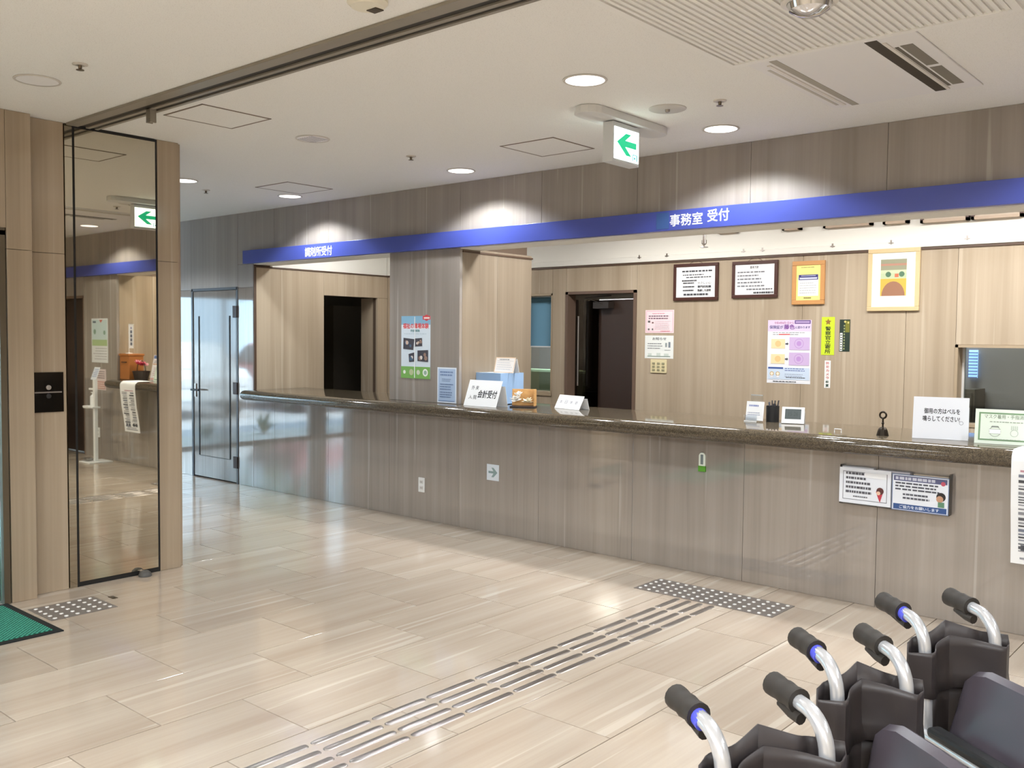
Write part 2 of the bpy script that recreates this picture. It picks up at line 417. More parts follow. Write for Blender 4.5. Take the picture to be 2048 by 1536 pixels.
opanel(XWL, XWR, 0, ZWB); opanel(XWL, XWR, ZWT, 2.2); opanel(XDL, XDR, ZD, 2.2); opanel(XRL, XRR, 0, ZRB); opanel(XRL, XRR, ZRT, 2.2)
MB().box(-8.0, .6, YB-.012, YB+.02, 2.195, 2.212, M_BROWNTRIM).build('picture_rail_brown_strip', wall_office)  # brown trim line below the white rail
MB().box(-8.0, .6, YB-.022, YB+.02, 2.212, 2.262, M_WHITE).build('picture_rail', wall_office, bevel=.004)
# left flank of the pharmacy window with its dark doorway
DY0, DY1, DZ = .872, 1.62, 1.955
wp = MB()
wp.box(-8.09, -8.045, .2, DY0, 0, 2.2, M_GROUT).box(-8.09, -8.045, DY0, YB, DZ, 2.2, M_GROUT).box(-8.09, -8.045, DY1, YB, 0, DZ, M_GROUT).box(-8.09, -8.03, .2, YB, 2.2, H, M_WHITE)
wall_pharmacy = struct(wp.build('wall_pharmacy'))
panel(wall_pharmacy, -8.045, -8.015, .03, DY0, 0, 2.2, M_OFFICE); panel(wall_pharmacy, -8.045, -8.015, DY0, YB, DZ, 2.2, M_OFFICE); panel(wall_pharmacy, -8.3, -8.015, DY1, YB, 0, DZ, M_OFFICE)
MB().box(-8.04, -8.005, .03, YB, 2.2, 2.213, M_BROWNTRIM).build('picture_rail', wall_pharmacy)
MB().box(-8.03, -8.005, .001, .028, .985, 2.225, M_BROWNTRIM).build('corner_strip', wall_pharmacy)
# flank of the column above the rail is white plaster: rail strips on the column
MB().box(-5.18, -5.162, .03, .9, 2.2, 2.214, M_BROWNTRIM).build('picture_rail', wall_front)
# dark store behind the doorway and spaces behind the office wall
wk = MB(); MD = mat('store_dark', (50, 45, 38), .9)  # blackish walls carry the darkness of the unlit room
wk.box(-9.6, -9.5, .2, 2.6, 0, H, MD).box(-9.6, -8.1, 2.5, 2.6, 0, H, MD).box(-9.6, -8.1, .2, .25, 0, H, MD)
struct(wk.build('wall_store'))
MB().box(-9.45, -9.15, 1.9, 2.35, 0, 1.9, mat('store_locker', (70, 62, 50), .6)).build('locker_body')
o = bpy.data.objects['locker_body']; o.name = 'store_locker'; tag(o, 'dark brown locker in the unlit room behind the pharmacy doorway', 'locker')
wr_ = MB(); MG = mat('back_room_grey', (150, 148, 146), .8)
wr_.box(-8.0, .7, 3.6, 3.7, 0, H, MG).box(-8.0, -7.9, YB+.16, 3.6, 0, H, MG).box(.6, .7, YB+.16, 3.6, 0, H, MG)
struct(wr_.build('wall_back_room'))
struct(MB().box(.65, .75, .25, YB+.2, 0, H, M_WHITE).build('wall_office_right'))

# --- side wall with the mirror, glass entrance beyond
ws = MB()
ws.box(-5.75, XM-.03, -3.26, -2.19, 0, H, M_GROUT).box(-5.75, -5.53, -5.6, -3.27, 2.1, H, M_GROUT).box(-5.75, -5.53, YE, -5.6, 0, H, M_GROUT)
wall_side = struct(ws.build('wall_left'))
panel(wall_side, XM-.03, XM, -2.335, -2.19, 0, 1.985, M_SIDE); panel(wall_side, XM-.03, XM, -2.335, -2.19, 1.985, H, M_SIDE)
panel(wall_side, -5.75, XM-.03, -2.2, -2.16, 0, H, M_SIDE)
panel(wall_side, XM-.03, XM, -3.127, -2.915, 0, 1.985, M_SIDE); panel(wall_side, XM-.03, XM, -3.127, -2.915, 1.985, H, M_SIDE)
panel(wall_side, -5.57, -5.5, -3.265, -3.127, 0, 1.985, M_SIDE); panel(wall_side, -5.57, -5.5, -3.265, -3.127, 1.985, H, M_SIDE)
panel(wall_side, -5.53, -5.5, -4.4, -3.265, 2.1, H, M_SIDE); panel(wall_side, -5.53, -5.5, -5.6, -4.4, 2.1, H, M_SIDE); panel(wall_side, -5.53, -5.5, YE, -5.6, 0, H, M_SIDE)
# wall of the wind lobby along the corridor, rear and right walls of the hall
wv = MB().box(-9.3, -5.75, -2.36, -2.2, 0, H, M_GROUT); wall_lobby = struct(wv.build('wall_lobby'))
for k in range(4): panel(wall_lobby, -9.3+.8875*k, -9.3+.8875*(k+1), -2.2, -2.17, 0, H)
struct(MB().box(-9.3, XE, YE-.1, YE, 0, H, mat('rear_wall_paint', (176, 162, 142), .6)).build('wall_rear'))
struct(MB().box(XE, XE+.1, YE, .2, 0, H, mat('rear_wall_paint', (176, 162, 142), .6)).build('wall_right'))
# glass front at the far left end
wf = MB()
wf.box(XF-.1, XF+.1, -8.6, .03, 2.05, H, M_WALL).box(XF-.12, XF+.12, -3.42, -3.24, 0, 2.05, M_WALL).box(XF-.1, XF+.1, -.28, .03, 0, 2.05, M_WALL)
struct(wf.build('wall_far'))
def win(name, y0, y1, z0, z1, X, n):
    fr = MB(); t = .035
    fr.box(X-.03, X+.03, y0, y1, z0, z0+t, M_STEEL).box(X-.03, X+.03, y0, y1, z1-t, z1, M_STEEL).box(X-.03, X+.03, y0, y0+t, z0, z1, M_STEEL).box(X-.03, X+.03, y1-t, y1, z0, z1, M_STEEL)
    f = struct(fr.build(name)); st = (y1-y0)/n
    for k in range(n):
        MB().box(X-.004, X+.004, y0+st*k+.01, y0+st*(k+1)-.01, z0+t, z1-t, M_GLASS).build('pane', f)
        if k: MB().box(X-.02, X+.02, y0+st*k-.015, y0+st*k+.015, z0+t, z1-t, M_STEEL).build('mullion', f)
    return f
win('window_1', -3.24, -.28, 0, 2.05, XF, 2); win('window_2', -6.4, -3.42, 0, 2.05, XF, 2); 
win('window_3', -5.6, -2.36, 0, 2.6, -9.25, 3)
# automatic glass door in the side wall
gd = MB(); 
gd.box(-5.56, -5.5, -3.305, -3.272, 0, 2.085, mat('door_frame_bronze', (112, 102, 86), .35, .7)).box(-5.56, -5.5, -5.6, -3.272, 2.06, 2.1, mat('door_frame_bronze')).box(-5.56, -5.5, -5.6, -5.56, 0, 2.085, mat('door_frame_bronze'))
door2 = struct(gd.build('door_2'))
for k in range(2): 
    MB().box(-5.534, -5.526, -3.31-1.12*(k+1), -3.31-1.12*k, .02, 2.06, glass('door_glass', (.72, .80, .78))).build('glass_leaf', door2)
s = Sheet((-5.523, -3.40, 1.32), (0,1,0), (0,0,1), .07, .12, P((190, 232, 226)), .001); s.disc(.5, .5, .3, (120, 190, 180))
s.mb.build('door_sticker', door2)

# ================================================================== mirror panel in the side wall
mr = thing('mirror_panel', (XM+.004, -2.6, .015), 'tall bronze tinted mirror panel set in the stone side wall', 'mirror')
MB().box(XM-.02, XM+.004, -2.853, -2.35, .03, H-.02, M_MIRROR).build('mirror_sheet', mr)
MB().box(XM-.02, XM+.002, -2.91, -2.866, 0.0, H-.003, M_MIRROR).build('mirror_jamb', mr)
fr = MB(); MK = mat('black_gap', (14, 13, 12), .6)
fr.box(XM-.02, XM+.001, -2.866, -2.853, 0, H-.003, MK).box(XM-.02, XM+.001, -2.35, -2.337, 0, H-.003, MK).box(XM-.02, XM+.001, -2.853, -2.35, 0.001, .03, MK).box(XM-.02, XM+.001, -2.853, -2.35, H-.02, H-.001, MK)
fr.build('shadow_gap', mr)
ds = thing('door_stop', (XM+.03, -2.465, 0), 'small grey dome door stop at the foot of the mirror', 'door stop')
MB().lathe([(.04,0),(.04,.008),(.034,.022),(.02,.034),(0,.038)], mat('grey_rubber', (84, 82, 80), .5), (XM+.05, -2.465, 0.001)).build('dome', ds, smooth=True)
MB().box(XM+.004, XM+.05, -2.48, -2.45, .004, .03, M_STEEL).build('bracket', ds, bevel=.003)
# dark control plate on the stone face
a = onX(64, 745, XM); b = onX(127, 823, XM)
kp = thing('control_plate', (XM, (a.y+b.y)/2, b.z), 'square dark mirrored control plate with key switches on the pale stone', 'control plate')
MB().box(XM+.001, XM+.008, a.y, b.y, b.z, a.z, mat('smoked_steel', (70, 64, 56), .08, .9)).build('plate', kp, bevel=.003)
yc = (a.y+b.y)/2; zc = (a.z+b.z)/2
for dz in (.028, -.022): MB().lathe([(.014,0),(.014,.006),(.008,.009),(0,.009)], M_STEEL if dz > 0 else M_BLACK, (XM+.008, yc, zc+dz), ax=0, n=16).build('key_switch', kp, smooth=True)
MB().box(XM+.008, XM+.011, a.y+.01, b.y-.012, zc-.004, zc+.004, M_STEEL).build('slide_bar', kp)

# ================================================================== corridor door
d1 = MB(); X0, X1 = -9.155, -8.292
MDF = mat('door_frame_grey', (74, 76, 80), .35)
d1.box(X0-.008, X0+.022, -.006, .06, 0, 2.01, MDF).box(X1-.022, X1+.008, -.006, .06, 0, 2.01, MDF).box(X0, X1, -.006, .06, 1.985, 2.012, MDF).box(X0, X1, .055, .07, 0, 2.0, MDF)
d1 = struct(d1.build('door_1'))
lf = MB().box(X0+.026, X1-.026, .002, .045, .012, 1.982, M_DOORV).build('leaf', d1, bevel=.002)
for x in (X0+.125, X1-.155): MB().box(x, x+.018, -.003, .006, .24, 1.72, MK).build('groove', lf)
MB().box(X0+.14, X1-.15, -.001, .004, .236, .24, MK).build('rail_groove', lf)
for z in (1.70, .92, .16): MB().box(X1-.07, X1+.004, -.016, .01, z, z+.12, mat('hinge_bronze', (60, 44, 40), .4, .5)).build('hinge', lf, bevel=.003)
hd = MB(); hd.box(X0+.045, X0+.075, -.008, .004, .86, 1.0, M_STEEL).cyl((X0+.06, -.004, .935), (X0+.06, -.05, .935), .009, M_BLACK).cyl((X0+.05, -.05, .935), (X0+.2, -.05, .935), .009, M_BLACK)
hd.build('lever_handle', lf, smooth=True)

# ================================================================== counter
cp = []
for i in range(13):
    t = -math.pi/2-math.pi*i/12; cp.append((-.15+.0475*math.cos(t)*1.15, .9365+.0485*math.sin(t)))
prof = cp+[(.60, .985), (.60, .945), (.03, .945), (.03, .888)]
ct = MB(); xs = [-7.985, -7.975, -7.955, -7.925, -.42, -.385, -.36, -.345]; sc = [.35, .68, .9, 1, 1, .9, .68, .35]
rings = []
for x, k in zip(xs, sc):
    rings.append([Vector((x, max(y, -.15) if y > -.15 else -.15+(y+.15)*k if k < 1 else y, .9365+(z-.9365)*(k if y < 0.02 else 1))) for y, z in prof])
n = len(prof); vs = [v for r in rings for v in r]
fs = [(i*n+j, i*n+(j+1) % n, (i+1)*n+(j+1) % n, (i+1)*n+j) for i in range(len(xs)-1) for j in range(n)]+[tuple(range(n)), tuple(range((len(xs)-1)*n, len(xs)*n))[::-1]]
ct.add(vs, fs, M_GRANITE)
ctop = tag(ct.build('counter_top', smooth=True), 'long brown granite counter top with rounded front edge', 'counter top')

# ================================================================== blue fascia sign
sg = thing('fascia_sign', (-3.0, -.03, 2.232), 'long blue fascia sign with white lettering above the counter', 'sign')
MB().box(-8.125, 2.0, -.05, -.001, 2.232, 2.362, M_BLUE).build('band', sg, bevel=.002)
MW = mat('letter_white', (238, 240, 250), .5)
def band_text(body, x0, x1, z0, z1):
    s = Sheet((x0, -.0505, z0), (1,0,0), (0,0,1), x1-x0, z1-z0, None, 0); s.text(body, 0, 0, 1, 1, (255,255,255), .018, MW); s.mb.build('lettering', sg)
a, b = onY(610, 506, -.05), onY(664, 503, -.05); band_text('調剤所受付', a.x, b.x, 2.25, 2.335)
a, b = onY(1340, 441, -.05), onY(1405, 441, -.05); band_text('事務室', a.x, b.x, 2.258, 2.335)
a, b = onY(1415, 434, -.05), onY(1458, 434, -.05); band_text('受付', a.x, b.x, 2.268, 2.345)
MB().box(onY(1313, 440, -.05).x, onY(1338, 440, -.05).x, -.0525, -.0503, 2.245, 2.35, mat('tape_blue', (60, 92, 150), .3)).build('tape_patch', sg)

# ================================================================== tactile paving
ts = thing('tactile_guide_strip', (-2.66, -.6, 0), 'four rows of brushed steel guide bars running across the floor to the counter', 'tactile strip')
def bar_mesh(L):
    b = MB(); w = .0175; n = 6; h = .005
    def out(k):
        pts = []
        for i in range(n+1): t = math.pi*i/n; pts.append((w*k*math.cos(t), L/2-w+w*k*math.sin(t)))
        for i in range(n+1): t = math.pi+math.pi*i/n; pts.append((w*k*math.cos(t), -L/2+w+w*k*math.sin(t)))
        return pts
    o1, o2, o3 = out(1), out(.82), out(.45); k = len(o1)
    b.v = [Vector((x, y, .0002)) for x, y in o1]+[Vector((x, y, h*.75)) for x, y in o2]+[Vector((x, y, h)) for x, y in o3]
    for r in range(2): b.f += [[r*k+i, r*k+(i+1) % k, (r+1)*k+(i+1) % k, (r+1)*k+i] for i in range(k)]
    b.f.append(list(range(2*k, 3*k)))
    me = bpy.data.meshes.new('guide_bar'); me.from_pydata(b.v, [], b.f); me.materials.append(M_STEEL)
    for p in me.polygons: p.use_smooth = True
    me.set_sharp_from_angle(angle=.6)
    return me
BM_L, BM_S = bar_mesh(.285), bar_mesh(.245)
for k in range(4):
    for i in range(13):
        o = bpy.data.objects.new('guide_bar', BM_S if i == 0 else BM_L); COL.objects.link(o); o.parent = ts
        yy = -.743 if i == 0 else -.873-.3*(i-.5)
        o.location = Vector((-2.775+.075*k, yy, 0))-ts.location
def dots(name, x0, y0, nx, ny, label):
    d = thing(name, (x0+.03*nx, y0+.03*ny, 0), label, 'tactile plate')
    MB().box(x0, x0+.06*nx, y0, y0+.06*ny, .0003, .0025, mat('stud_plate', (128, 120, 114), .45, .2)).build('plate', d)
    b = MB()
    for i in range(nx):
        for j in range(ny): b.lathe([(.0115,0),(.0105,.003),(.006,.005),(0,.0052)], mat('stud_steel', (236, 234, 230), .25, .3), (x0+.03+.06*i, y0+.03+.06*j, .0025), n=10)
    s_ = b.build('studs', d, smooth=True); s_['kind'] = 'stuff'
dots('tactile_stud_plate', -3.10, -.60, 15, 5, 'long steel stud plate on the floor in front of the counter')
dots('tactile_stud_plate', -5.305, -3.26, 5, 6, 'steel stud plate on the floor beside the green entrance mat')
fb = thing('floor_socket_cover', (-5.205, -2.83, 0), 'tiny dark metal cover plate in the floor near the mirror', 'floor cover')
MB().box(-5.235, -5.175, -2.845, -2.815, .0003, .002, mat('dark_brass', (92, 80, 62), .4, .6)).build('cover', fb); MB().cyl((-5.205,-2.83,.002),(-5.205,-2.83,.003), .004, M_STEEL, n=8).build('screw', fb)

# green mat
gm = thing('entrance_mat', (-5.15, -4.3, 0), 'green ribbed entrance mat with black rubber border before the glass door', 'mat')
MB().box(-5.46, -4.83, -5.3, -3.33, .002, .010, M_GREENMAT).build('pile', gm)
br = MB(); MBK = mat('mat_border', (22, 24, 24), .8)
br.box(-5.5, -4.79, -5.34, -5.3, .0004, .006, MBK).box(-5.5, -4.79, -3.33, -3.29, .0004, .006, MBK).box(-5.5, -5.46, -5.3, -3.33, .0004, .006, MBK).box(-4.83, -4.79, -5.3, -3.33, .0004, .006, MBK).build('border', gm)

# ================================================================== ceiling fixtures
M_LENS = mat('lamp_glow', (255, 250, 244), .4, emit=(255, 250, 246), es=2.2)
M_RING = mat('lamp_ring', (206, 200, 192), .4)
M_REFL = mat('lamp_reflector', (240, 238, 238), .4)
def downlight(x, y, lit, label, power=None):
    t = thing('ceiling_downlight', (x, y, H), label, 'ceiling light', 'round recessed ceiling lights')
    b = MB(); b.lathe([(.094,.0),(.104,.0),(.107,-.003),(.104,-.006),(.094,-.005)], M_RING, (x, y, H), n=36, caps=False); b.build('trim_ring', t, smooth=True)
    b = MB(); b.lathe([(.094,-.004),(.07,-.0015),(.035,-.0008),(0,-.0006)], M_LENS if lit else M_REFL, (x, y, H), n=36); rf = b.build('reflector', t, smooth=True)
    if lit:
        l = bpy.data.lights.new('downlight_lamp', 'SPOT'); l.energy = power or SPOT_W; l.spot_size = math.radians(138); l.spot_blend = .28
        l.color = (.90, .955, 1.0); l.shadow_soft_size = .07
        o = bpy.data.objects.new('lamp', l); COL.objects.link(o); o.parent = t; o.location = (0, 0, -.03)
    elif y > -3:
        b = MB()
        for k in range(7): b.box(x-.066+.022*k-.002, x-.066+.022*k+.002, y-.062, y+.062, H-.007, H-.003, mat('louvre_grey', (196, 195, 200), .3, .2))
        b.build('louvre', rf)
    return t
downlight(-2.675, -1.745, True, 'lit round ceiling light near the hanging exit sign')
downlight(-2.664, -.430, True, 'lit round ceiling light above the office lettering on the blue sign')
downlight(-4.81, -.371, True, 'lit round ceiling light above the blue sign, over the stone column')
downlight(-6.874, -.387, True, 'lit round ceiling light by a hatch, above the pharmacy lettering')
downlight(-4.776, -1.738, False, 'unlit round ceiling light with a striped reflector beyond the ceiling rail')
downlight(-4.748, -3.398, False, 'unlit round ceiling light with bare reflector above the entrance mat')
for x, y in [(-.55, -.43), (-.55, -1.745), (1.5, -1.75), (-2.67, -3.4), (-.55, -3.4), (1.5, -3.4), (-6.87, -1.4), (-9.0, -1.2)]:
    downlight(x, y, True, 'lit round ceiling light elsewhere in the waiting hall')
for x in (-3.2, -1.0, 1.2):  # unseen panels added to brighten the left stone and the counter front
    t = thing('hall_ceiling_panel', (x, -6.6, H), 'unseen white ceiling panel added behind the camera to brighten the hall', 'ceiling lamp', 'added hall fill panels')
    MB().box(x-.62, x+.62, -6.92, -6.28, H-.04, H-.001, M_WPLAST).build('frame', t, bevel=.004)
    MB().box(x-.58, x+.58, -6.88, -6.32, H-.045, H-.04, M_LENS).build('diffuser', t)
    l = bpy.data.lights.new('hall_panel', 'AREA'); l.shape = 'RECTANGLE'; l.size = 1.1; l.size_y = .5; l.energy = PANEL_W; l.color = (.90, .955, 1.0)
    o = bpy.data.objects.new('light', l); COL.objects.link(o); o.parent = t; o.location = (0, 0, -.05)
def hatch(pts, label):
    x0 = min(p[0] for p in pts); x1 = max(p[0] for p in pts); y0 = min(p[1] for p in pts); y1 = max(p[1] for p in pts)
    t = thing('ceiling_hatch', ((x0+x1)/2, (y0+y1)/2, H), label, 'hatch', 'ceiling access hatches'); w = .011; MF = mat('hatch_frame', (128, 112, 96), .5)
    b = MB(); b.box(x0, x1, y0, y0+w, H-.003, H, MF).box(x0, x1, y1-w, y1, H-.003, H, MF).box(x0, x0+w, y0, y1, H-.003, H, MF).box(x1-w, x1, y0, y1, H-.003, H, MF); b.build('frame', t)
    MB().box(x0+w, x1-w, y0+w, y1-w, H-.0018, H, M_CEIL).build('panel', t)
hatch([(-4.006,-.852),(-3.57,-.42)], 'square ceiling access hatch next to the exit sign')
hatch([(-6.70,-.86),(-6.255,-.405)], 'square ceiling access hatch beside the light over the pharmacy')
hatch([(-4.93,-2.645),(-4.53,-2.21)], 'square ceiling access hatch close to the ceiling rail')
def sprinkler(x, y, label):
    t = thing('sprinkler_head', (x, y, H), label, 'sprinkler', 'small ceiling sprinkler heads')
    MB().lathe([(.034,0),(.034,-.004),(.02,-.008),(.016,-.006)], mat('rose_white', (205, 198, 188), .4), (x, y, H), n=20).build('rose', t, smooth=True)
    b = MB(); b.lathe([(.009,-.004),(.008,-.02),(.005,-.024)], mat('sprinkler_metal', (120, 108, 92), .3, .8), (x, y, H), n=12); b.lathe([(0,-.024),(.018,-.026),(.018,-.028),(0,-.029)], mat('sprinkler_metal'), (x, y, H), n=14); b.build('nozzle', t, smooth=True)
sprinkler(-4.315, -3.389, 'small ceiling sprinkler beside the unlit light above the entrance')
sprinkler(-2.362, -1.006, 'small ceiling sprinkler to the right of the exit sign')
sprinkler(-4.70, -.975, 'small ceiling sprinkler between the striped unlit light and the column light')
sprinkler(-7.171, -1.027, 'small ceiling sprinkler out over the corridor to the grey door')
t = thing('ceiling_speaker', (-2.659, -1.028, H), 'flat grey disc on the ceiling beside the exit sign with a central nozzle', 'ceiling disc')
MB().lathe([(.1,0),(.1,-.003),(.094,-.006),(0,-.006)], mat('disc_grey', (196, 191, 184), .5), (-2.659, -1.028, H), n=36).build('disc', t, smooth=True)
MB().lathe([(.014,-.006),(.012,-.018),(.005,-.022),(0,-.023)], M_STEEL, (-2.659, -1.028, H), n=14).build('nozzle', t, smooth=True)
t = thing('smoke_detector', (-2.672, -3.09, H), 'round smoke detector with a dark square window on the ceiling before the rail', 'detector')
MB().lathe([(.075,0),(.075,-.012),(.06,-.026),(0,-.028)], mat('detector_cream', (224, 218, 200), .5), (-2.672, -3.09, H), n=32).build('body', t, smooth=True)
MB().box(-2.695, -2.645, -3.075, -3.035, H-.030, H-.0265, mat('detector_dark', (70, 58, 44), .5)).build('sensor_window', t)
t = thing('dome_sensor', (-1.41, -2.125, H), 'clear dome sensor on the ceiling above the slatted grille', 'sensor')
MB().lathe([(.1,-.003),(.1,-.014),(.08,-.018)], mat('dome_ring', (216, 211, 203), .3), (-1.41, -2.125, H-.012), n=32, caps=False).build('ring', t, smooth=True)
MB().lathe([(.078,-.016),(.07,-.04),(.04,-.058),(0,-.064)], mat('dome_chrome', (226, 226, 228), .08, .9), (-1.41, -2.125, H-.012), n=32).build('dome', t, smooth=True)
# slatted air grille and slot diffuser
t = thing('ceiling_grille', (-1.45, -2.1, H), 'large white slatted air grille in the ceiling', 'air grille')
gx0, gx1, gy0, gy1 = -2.0, -.885, -2.62, -1.555; MGR = mat('grille_white', (233, 231, 226), .6)
b = MB(); b.box(gx0-.03, gx1+.03, gy0-.03, gy0, H-.012, H, MGR).box(gx0-.03, gx1+.03, gy1, gy1+.03, H-.012, H, MGR).box(gx0-.03, gx0, gy0, gy1, H-.012, H, MGR).box(gx1, gx1+.03, gy0, gy1, H-.012, H, MGR); b.build('frame', t)
MB().box(gx0, gx1, gy0, gy1, H-.001, H, mat('grille_back', (224, 221, 215), .7)).build('back_plate', t)
sl = MB().box(-.008, .008, gy0, gy1, H-.008, H-.001, MGR).build('slat', t, origin=(0, (gy0+gy1)/2, H-.008))
n = 37
for k in range(n):
    o = sl if k == 0 else sl.copy()
    if k: COL.objects.link(o); o.parent = t
    o.location = Vector((gx0+(gx1-gx0)*(k+.5)/n, (gy0+gy1)/2, H-.008))-t.location
t = thing('slot_diffuser', (-1.62, -1.03, H), 'pale ceiling air conditioner panel with two long slots', 'air conditioner')
MB().box(-1.96, -1.24, -1.52, -.515, H-.008, H, mat('ac_panel', (228, 226, 224), .6)).build('panel', t, bevel=.003)
for x0, x1, y0, y1, m in [(-1.86,-1.825,-1.5,-.53,(166,160,148)), (-1.925,-1.91,-1.38,-.58,(190,184,174)), (-1.445,-1.395,-1.5,-.55,(66,58,46)), (-1.37,-1.355,-1.36,-.62,(104,98,86)), (-1.345,-1.295,-1.37,-1.02,(126,120,108)), (-1.345,-1.295,-.98,-.63,(126,120,108))]:
    MB().box(x0, x1, y0, y1, H-.0095, H-.004, P(m, .7)).build('slot', t)
for x in (-1.885, -1.382): MB().box(x-.008, x+.008, -1.45, -.57, H-.013, H-.006, mat('ac_vane', (222, 217, 208), .4)).build('vane', t)
# ceiling rail
t = thing('ceiling_rail', (-2, -2.81, H), 'long dark steel sliding door rail across the ceiling', 'rail')
MB().box(-5.56, XE-.02, -2.905, -2.835, H-.014, H, M_RAIL).build('outer_flange', t, bevel=.002)
MB().box(-5.56, XE-.02, -2.835, -2.79, H-.005, H, M_RAILDK).build('slot', t)
MB().box(-5.56, XE-.02, -2.79, -2.765, H-.014, H, M_RAIL).build('inner_flange', t, bevel=.002)
MB().box(-5.56, XE-.02, -2.765, -2.735, H-.006, H, M_RAILDK).build('slot', t)
MB().box(-5.56, XE-.02, -2.735, -2.715, H-.012, H, M_RAIL).build('lip', t)
MB().box(-4.85, -4.805, -2.79, -2.755, H-.062, H-.004, M_RAIL).box(-4.85, -4.84, -2.79, -2.755, H-.082, H-.06, M_RAIL).box(-4.815, -4.805, -2.79, -2.755, H-.082, H-.06, M_RAIL).build('hanger', t)

# ================================================================== hanging exit sign
ex = thing('exit_sign', (-2.95, -1.03, H), 'lit white exit sign with green arrow hanging from a ceiling plate', 'exit sign')
pl = []
for i in range(7): tt = math.pi*i/6; pl.append((-2.965+.08*math.cos(tt), -.68+.08*math.sin(tt)))
for i in range(7): tt = math.pi+math.pi*i/6; pl.append((-2.965+.08*math.cos(tt), -1.31+.08*math.sin(tt)))
MB().prism(pl, H-.042, H-.001, lambda u, v, w: (u, v, w), mat('exit_plate', (214, 213, 210), .5)).build('ceiling_plate', ex, bevel=.003)
EX0, EX1, EY0, EY1 = -2.985, -2.918, -1.157, -.898
EZ1 = H-.048; EZ0 = onX(1250, 328, EX1).z
MEB = mat('exit_body', (206, 208, 208), .4)
MB().box(EX0, EX1, EY0, EY1, EZ0, EZ1, MEB).build('housing', ex, bevel=.003); exh = bpy.data.objects['housing']
MEL = mat('exit_lit_white', (250, 255, 252), .4, emit=(240, 255, 250), es=3.0); MEG = mat('exit_lit_green', (34, 190, 140), .4, emit=(20, 200, 140), es=.75)
MET = mat('exit_lit_teal', (70, 196, 200), .4, emit=(70, 200, 205), es=.6)
def exit_face(x, sgn):
    U = (0, sgn, 0); y0 = EY0+.012 if sgn > 0 else EY1-.012
    w = (EY1-EY0)-.02; h = EZ1-EZ0-.045
    s = Sheet((x, y0, EZ0+.018), U, (0,0,1), w, h, MEL, .0015)
    A = [(.10,.54),(.46,.86),(.68,.86),(.44,.63),(.90,.63),(.90,.43),(.44,.43),(.70,.16),(.48,.16)]
    if sgn < 0: A = [(1-u, v) for u, v in A]
    s.poly(A, None, MEG)
    f = (lambda u: u) if sgn > 0 else (lambda u: 1-u)
    for q in ([(.74,.05),(.77,.05),(.77,.26),(.74,.26)], [(.90,.05),(.94,.05),(.94,.26),(.90,.26)], [(.74,.23),(.94,.23),(.94,.26),(.74,.26)], [(.80,.10),(.86,.10),(.86,.18),(.80,.18)]):
        s.poly([(f(u), v) for u, v in q], None, MET)
    s.mb.build('lit_face', exh)
exit_face(EX1+.0005, 1); exit_face(EX0-.0005, -1)
MB().box(EX0+.01, EX1-.01, EY0+.07, EY1-.07, EZ1, H-.04, MEB).build('neck', ex)

# ================================================================== office lamps, upper frames, wall things
for i, (x, y) in enumerate([(-7.0, .75), (-4.1, .55), (-2.2, .55), (-.9, .9)]):
    t = thing('office_ceiling_lamp', (x, y, H), 'white fluorescent lamp on the office ceiling behind the sign', 'ceiling lamp', 'office fluorescent lamps')
    MB().box(x-.62, x+.62, y-.12, y+.12, H-.05, H-.001, M_WPLAST).build('tray', t, bevel=.004)
    for dy in (-.05, .05): MB().cyl((x-.58, y+dy, H-.065), (x+.58, y+dy, H-.065), .014, mat('tube_glow', (255,250,240), .4, emit=(255, 250, 238), es=8)).build('tube', t, smooth=True)
    l = bpy.data.lights.new('office_lamp', 'AREA'); l.shape = 'RECTANGLE'; l.size = 1.15; l.size_y = .2; l.energy = OFFICE_W*(.62 if i == 0 else 1); l.color = (.98, .985, 1.0)
    o = bpy.data.objects.new('light', l); COL.objects.link(o); o.parent = t; o.location = (0, 0, -.085)
t = thing('added_back_room_lamp', (-5.6, 2.7, H), 'white lamp added on the ceiling to brighten the narrow office window', 'ceiling lamp')  # added fill so the narrow window looks brighter
MB().box(-6.2, -5.0, 2.6, 2.8, H-.05, H-.001, M_WPLAST).build('tray', t, bevel=.004)
l = bpy.data.lights.new('back_room_light', 'AREA'); l.shape = 'RECTANGLE'; l.size = 1.1; l.size_y = .18; l.energy = 85; l.color = (.95, .97, 1)
o = bpy.data.objects.new('light', l); COL.objects.link(o); o.parent = t; o.location = (0, 0, -.06)
t = thing('added_store_lamp', (-8.8, 1.6, H), 'dim lamp added on the ceiling to lift the dark store room', 'ceiling lamp')  # added fill that keeps the doorway from going fully black
MB().lathe([(.12,0),(.12,-.03),(.1,-.05),(0,-.055)], M_WPLAST, (-8.8, 1.6, H-.001), n=24).build('shade', t, smooth=True)
l = bpy.data.lights.new('store_light', 'POINT'); l.energy = 3.0; l.shadow_soft_size = .08; l.color = (1, .9, .75)
o = bpy.data.objects.new('light', l); COL.objects.link(o); o.parent = t; o.location = (0, 0, -.14)
t = thing('added_back_room_lamp', (-2.6, 2.7, H), 'white lamp added on the ceiling to brighten the room behind the office', 'ceiling lamp')  # added fill for the rooms seen through the office wall
MB().box(-3.2, -2.0, 2.6, 2.8, H-.05, H-.001, M_WPLAST).build('tray', t, bevel=.004)
l = bpy.data.lights.new('back_room_light', 'AREA'); l.shape = 'RECTANGLE'; l.size = 1.1; l.size_y = .18; l.energy = 26; l.color = (.95, .97, 1)
o = bpy.data.objects.new('light', l); COL.objects.link(o); o.parent = t; o.location = (0, 0, -.06)
